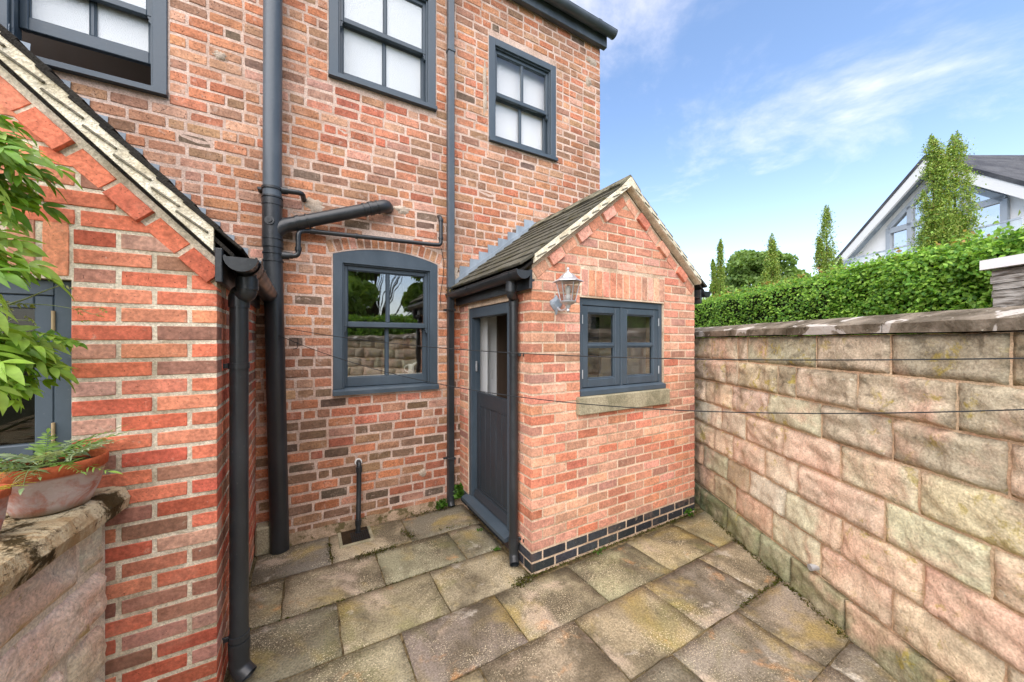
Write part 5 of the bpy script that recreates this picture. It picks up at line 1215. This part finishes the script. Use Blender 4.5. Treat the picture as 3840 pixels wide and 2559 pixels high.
# columnar conifers
CC = [(160, 188, 92), (144, 174, 80), (178, 200, 110), (116, 150, 64), (92, 128, 50), (150, 150, 74)]
def column_tree(label, l, t, spires, n, lsz=.032):
    x, y = LT(l, t); o = thing('columnar_conifer', label, 'tree', (x, y, 0), 'columnar conifers behind the hedge')
    for (dx, top, rad, z0) in spires:
        bx, by = x + .866 * dx, y - .5 * dx
        MB().tube([(x, y, -.06), (bx * .5 + x * .5, by * .5 + y * .5, z0 * .6), (bx, by, top * .9)], [.05, .035, .006], 7).build('trunk', M['bark'], o)
    P = []
    for (dx, top, rad, z0) in spires:
        m_ = n // len(spires); ncl = 170
        cz = nrs.uniform(0, 1, ncl) ** .9; ca = nrs.uniform(0, 2 * math.pi, ncl)
        prof = np.clip(np.minimum((1 - cz) ** .62 * 1.25, 1.0) * (0.8 + .2 * np.minimum(cz * 4, 1)), .16, None)
        rr = rad * prof * nrs.uniform(.5, 1.12, ncl)
        k_ = nrs.randint(ncl, size=m_); h = nrs.uniform(-.5, 1, m_); sz = .10 * (top - z0) / 2.2
        w_ = rad * .24 * np.clip(1 - np.abs(h), .1, 1)
        px = rr[k_] * np.cos(ca[k_]) + nrs.normal(0, 1, m_) * w_; py = rr[k_] * np.sin(ca[k_]) + nrs.normal(0, 1, m_) * w_
        pz = z0 + cz[k_] * (top - z0 - .12) + h * sz * 1.3
        lean = dx * np.clip((pz - z0) / (top - z0), 0, 1) * 1.0
        P.append(np.stack([x + .866 * lean + px, y - .5 * lean + py, pz], 1))
    leaves('crown', np.concatenate(P), lsz, CC, M['leaf'], o, flat=((0, 0, 1), .45), nrm=((-.6, -.2, .5), .45), k=.95, aspect=.42); return o
column_tree('tall twin topped columnar conifer in front of the white house', 5.0, 4.13, [(-.13, 4.05, .19, 1.6), (.13, 4.10, .22, 1.6), (-.13, 3.2, .27, 1.5), (.14, 3.2, .29, 1.5)], 95000, .024)
column_tree('columnar conifer with a side spur left of the white house', 5.0, 5.68, [(.0, 3.82, .17, 1.6), (-.12, 3.35, .12, 1.6), (.24, 3.05, .08, 1.9), (.05, 3.2, .22, 1.5)], 44000, .025)
column_tree('middle of the three small columnar conifers, before the round tree', 5.0, 6.9, [(.02, 3.74, .17, 1.5), (-.12, 3.05, .18, 1.5), (.08, 3.2, .16, 1.5)], 26000, .034)
column_tree('columnar conifer farthest left, just beside the porch eaves', 5.0, 8.65, [(.05, 4.14, .15, 1.5), (-.14, 3.65, .12, 1.5), (.18, 3.0, .14, 1.5)], 24000, .040)
def round_tree(label, x, y, zt, r_, n, lsz, cols, seed, trunk_h):
    o = thing('broadleaf_tree', label, 'tree', (x, y, 0)); rs = random.Random(seed)
    tk = MB(); tk.tube([(x, y, -.06), (x + .05, y, trunk_h * .6), (x, y, zt * .75)], [r_ * .045, r_ * .03, r_ * .01], 8)
    cl = []
    for i in range(34):
        a = rs.uniform(0, 6.283); e = rs.uniform(-.35, 1); rr = r_ * rs.uniform(.45, .92) * math.sqrt(max(.05, 1 - e * e * .85)); p = (x + rr * math.cos(a), y + rr * math.sin(a), trunk_h + (zt - trunk_h) * (.42 + .5 * e)); cl.append(p)
        tk.tube([(x, y, trunk_h * .8 + (p[2] - trunk_h) * .2), p], [r_ * .008, r_ * .002], 5)
    tk.build('trunk', M['bark'], o); P = []
    for p in cl: m_ = n // 34; g_ = nrs.normal(size=(m_, 3)); g_ /= np.linalg.norm(g_, axis=1)[:, None]; P.append(np.array(p) + g_ * (r_ * .25 * nrs.uniform(.45, 1.05, m_) ** .5)[:, None] * np.array([1, 1, .62]))
    leaves('crown', np.concatenate(P), lsz, cols, M['leaf'], o, k=.8, aspect=.7); return o
BC = [(128, 160, 84), (142, 172, 96), (112, 146, 74)]
x, y = LT(20.2, 30); round_tree('rounded broadleaf tree far behind the hedge', x, y, 9.0, 4.0, 16000, .30, BC, 1, 3.0)
# trees of the garden behind the viewer (seen in the window panes)
round_tree('garden tree behind the viewer, seen reflected in the arched window', 2.6, -9.5, 8.5, 3.8, 26000, .26, [(150, 184, 88), (162, 194, 96), (132, 168, 78)], 2, .8)
round_tree('second garden tree behind the viewer, seen only in the panes', -2.2, -13, 7.0, 3.0, 9000, .25, BC, 3, 2.2)

# small weeds and moss
WC = [(96, 150, 48), (112, 164, 60), (80, 130, 44)]
def weed(label, x, y, z, n, sp, h, lsz, name='weed'):
    P = np.stack([x + sp * np.clip(nrs.normal(0, 1, n), -1.6, 1.6), y + sp * .6 * np.clip(nrs.normal(0, 1, n), -1.6, 1.6), z + h * .5 * np.clip(np.abs(nrs.normal(0, 1, n)), 0, 1.7)], 1); o = leaves(name, P, lsz, WC, M['leaf'], None, k=.55, aspect=.7); tag(o, label, 'weed', 'weeds in the paving joints'); return o
weed('leafy green weed growing behind the foot of the square rainwater pipe', 1.345, 3.42, .08, 120, .026, .13, .05)
weed('small weed left of the square rainwater pipe foot', 1.17, 3.42, .02, 160, .03, .07, .032)
weed('tiny weed at the foot of the porch downpipe', 1.31, 2.52, .0, 26, .018, .035, .02)
weed('tiny weed on the left of the door threshold', 1.33, 2.86, .0, 24, .016, .02, .018)
weed('weed at the foot of the blue brick plinth', 2.02, 2.10, .0, 34, .035, .022, .018)
weed('weed in the far corner between porch plinth and stone wall', 3.16, 2.10, .02, 40, .03, .05, .026)
mp = []
def mossline(x0, y0, x1, y1, n, sp=.008, h=.006):
    a = nrs.uniform(0, 1, n); mp.append(np.stack([x0 + (x1 - x0) * a + nrs.normal(0, sp, n), y0 + (y1 - y0) * a + nrs.normal(0, sp, n), np.abs(nrs.normal(0, h, n)) - .002], 1))
mossline(PX0, 2.118, PX1, 2.118, 900, .008); mossline(1.24, 2.09, 1.38, 2.12, 500, .022, .010); mossline(.33, 2.97, .62, 2.985, 420, .02, .007); mossline(.17, 3.3, .17, 3.0, 120, .01); mossline(.74, 3.2, .80, 3.0, 160, .02)
mossline(-.32, 2.535, 1.0, 2.538, 160, .005, .004); mossline(2.35, 1.225, 2.95, 1.225, 250, .007); mossline(*LT(1.87, 3.3), *LT(1.87, 2.0), 900, .012, .008); mossline(.8, 3.43, 1.3, 3.44, 500, .03, .012); mossline(1.0, 3.05, 1.36, 3.0, 60, .01)
mo = leaves('moss', np.concatenate(mp), .011, [(110, 116, 36), (128, 124, 44), (88, 100, 34), (96, 84, 40)], M['leaf'], None, k=.5, aspect=.8); tag(mo, 'olive moss growing along the paving joints and plinth', 'moss', kind='stuff')
gm = leaves('moss', np.stack([nrs.normal(1.285, .028, 260), nrs.normal(3.44, .03, 260), nrs.normal(2.165, .022, 260)], 1), .014, [(150, 140, 50), (120, 110, 50), (170, 150, 90)], M['leaf'], None, k=.55, aspect=.8); tag(gm, 'clump of yellow moss at the far end of the porch gutter', 'moss', kind='stuff')

# ================================================================== neighbours
wh = thing('white_house', 'modern white rendered house with glazed gable and dark roof', 'house', (*LT(10, 7.5), 0)); GL = 9.0; TA, ZA = 7.56, 5.60; GS = .82
fnG = lambda t, z, o: (*LT(GL - o, t), z)
def gz(t): return ZA - GS * abs(t - TA)
MB().prism([(9.5, -.05), (5.62, -.05), (5.62, gz(5.62) - .12), (TA, ZA - .12), (9.5, gz(9.5) - .12)], fnG, -9, 0).build('wall', M['render'], wh)
for e in (9.72, 5.40):
    MB().prism([(e, gz(e)), (TA, ZA), (TA, ZA - .09), (e, gz(e) - .09)], fnG, -9.1, .28).build('roof', M['slate'], wh)
    MB().prism([(e, gz(e) - .092), (TA, ZA - .092), (TA, ZA - .34), (e, gz(e) - .30)], fnG, .22, .27).build('barge_board', M['white'], wh)
    MB().prism([(e, gz(e) - .20), (TA, ZA - .20), (TA, ZA - .23), (e, gz(e) - .23)], fnG, .001, .219).build('soffit', M['lead'], wh)
gt = [(8.50, 2.6), (6.50, 2.6), (6.50, gz(6.5) - .48), (TA, ZA - .48), (8.50, gz(8.5) - .48)]
GF = painted('pale_grey_frame', (.34, .38, .42, 1), .5, .1)
gwn = MB(); gwn.prism(gt, fnG, .005, .012); gwn = gwn.build('window', glass_mat('sky_glass', (.85, .9, .92, 1), .75), wh)
def bar(t0, z0, t1, z1, w_=.05):
    d = Vector((t1 - t0, z1 - z0)).normalized(); n_ = Vector((-d.y, d.x)) * w_; b = MB(); b.prism([(t0 + n_.x, z0 + n_.y), (t1 + n_.x, z1 + n_.y), (t1 - n_.x, z1 - n_.y), (t0 - n_.x, z0 - n_.y)], fnG, .013, .06); b.build('mullion', GF, gwn)
for a, c in zip(gt, gt[1:] + gt[:1]): bar(*a, *c)
bar(8.5, 4.27, 6.5, 4.27, .06)
for t in (8.05, 7.56, 7.08): bar(t, 2.6, t, gz(t) - .5, .045)
MB().prism([(9.5, -.05), (5.6, -.05), (5.6, 2.58), (9.5, 2.58)], fnG, .001, .9).build('balcony', M['render'], wh)
MB().prism([(9.0, 2.6), (5.7, 2.6), (5.7, 3.62), (9.0, 3.62)], fnG, .86, .87).build('balustrade', M['glass'], wh); MB().prism([(9.0, 3.62), (5.7, 3.62), (5.7, 3.65), (9.0, 3.65)], fnG, .85, .88).build('handrail', M['galv'], wh)
r2 = MB(); fr2 = lambda t, z, o: (*LT(GL - o, t), z); r2.add([(*LT(10.6, 7.0), 5.9), (*LT(12.5, 4.0), 8.2), (*LT(18, 4.0), 8.2), (*LT(18, 7.5), 5.5), (*LT(10.6, 7.0), 5.6), (*LT(12.5, 4.0), 5.0), (*LT(18, 4.0), 5.0), (*LT(18, 7.5), 5.0)], [(0, 1, 2, 3), (4, 7, 6, 5), (0, 4, 5, 1), (1, 5, 6, 2), (2, 6, 7, 3), (3, 7, 4, 0)]); r2.build('rear_roof', M['slate'], wh)
sp = thing('slate_pier', 'pale stacked slate garden pier with a white cap and slot', 'wall', (*LT(2.95, 1.6), 0)); SL = 2.92; fnS = lambda t, z, o: (*LT(SL - o, t), z)
z = .0
for i in range(48):
    h = rnd.uniform(.035, .055)
    if z + h > 2.10: h = 2.10 - z
    if h < .008: break
    t = 2.17 + rnd.uniform(-.01, .01)
    if z + h < 1.3: MB().prism([(t, z), (.4, z), (.4, z + h - .003), (t, z + h - .003)], fnS, -.25, rnd.uniform(0, .012)).build('slate_strip', M['slatewall'], sp); z += h; continue
    while t > .6:
        t2 = t - rnd.uniform(.2, .5)
        seg = [(t, t2)]
        if z + h < 1.97 and z > 1.62: seg = [(a, c) for a, c in ((t, max(t2, 2.035)), (min(t, 1.955), t2)) if a - c > .01]
        for a, c in seg: MB().prism([(a, z), (c + .002, z), (c + .002, z + h - .003), (a, z + h - .003)], fnS, -.25, rnd.uniform(0, .014)).build('slate_strip', M['slatewall'], sp)
        t = t2
    z += h
MB().prism([(2.035, 1.60), (1.955, 1.60), (1.955, 1.985), (2.035, 1.985)], fnS, -.24, -.20).build('slot_back', M['render'], sp)
MB().prism([(2.205, 2.102), (.4, 2.102), (.4, 2.16), (2.205, 2.16)], fnS, -.30, .035).build('cap', M['render'], sp)
for o in list(bpy.data.objects):
    if o.parent is None and o.type == 'MESH' and 'kind' not in o and 'label' not in o: print('UNTAGGED', o.name)
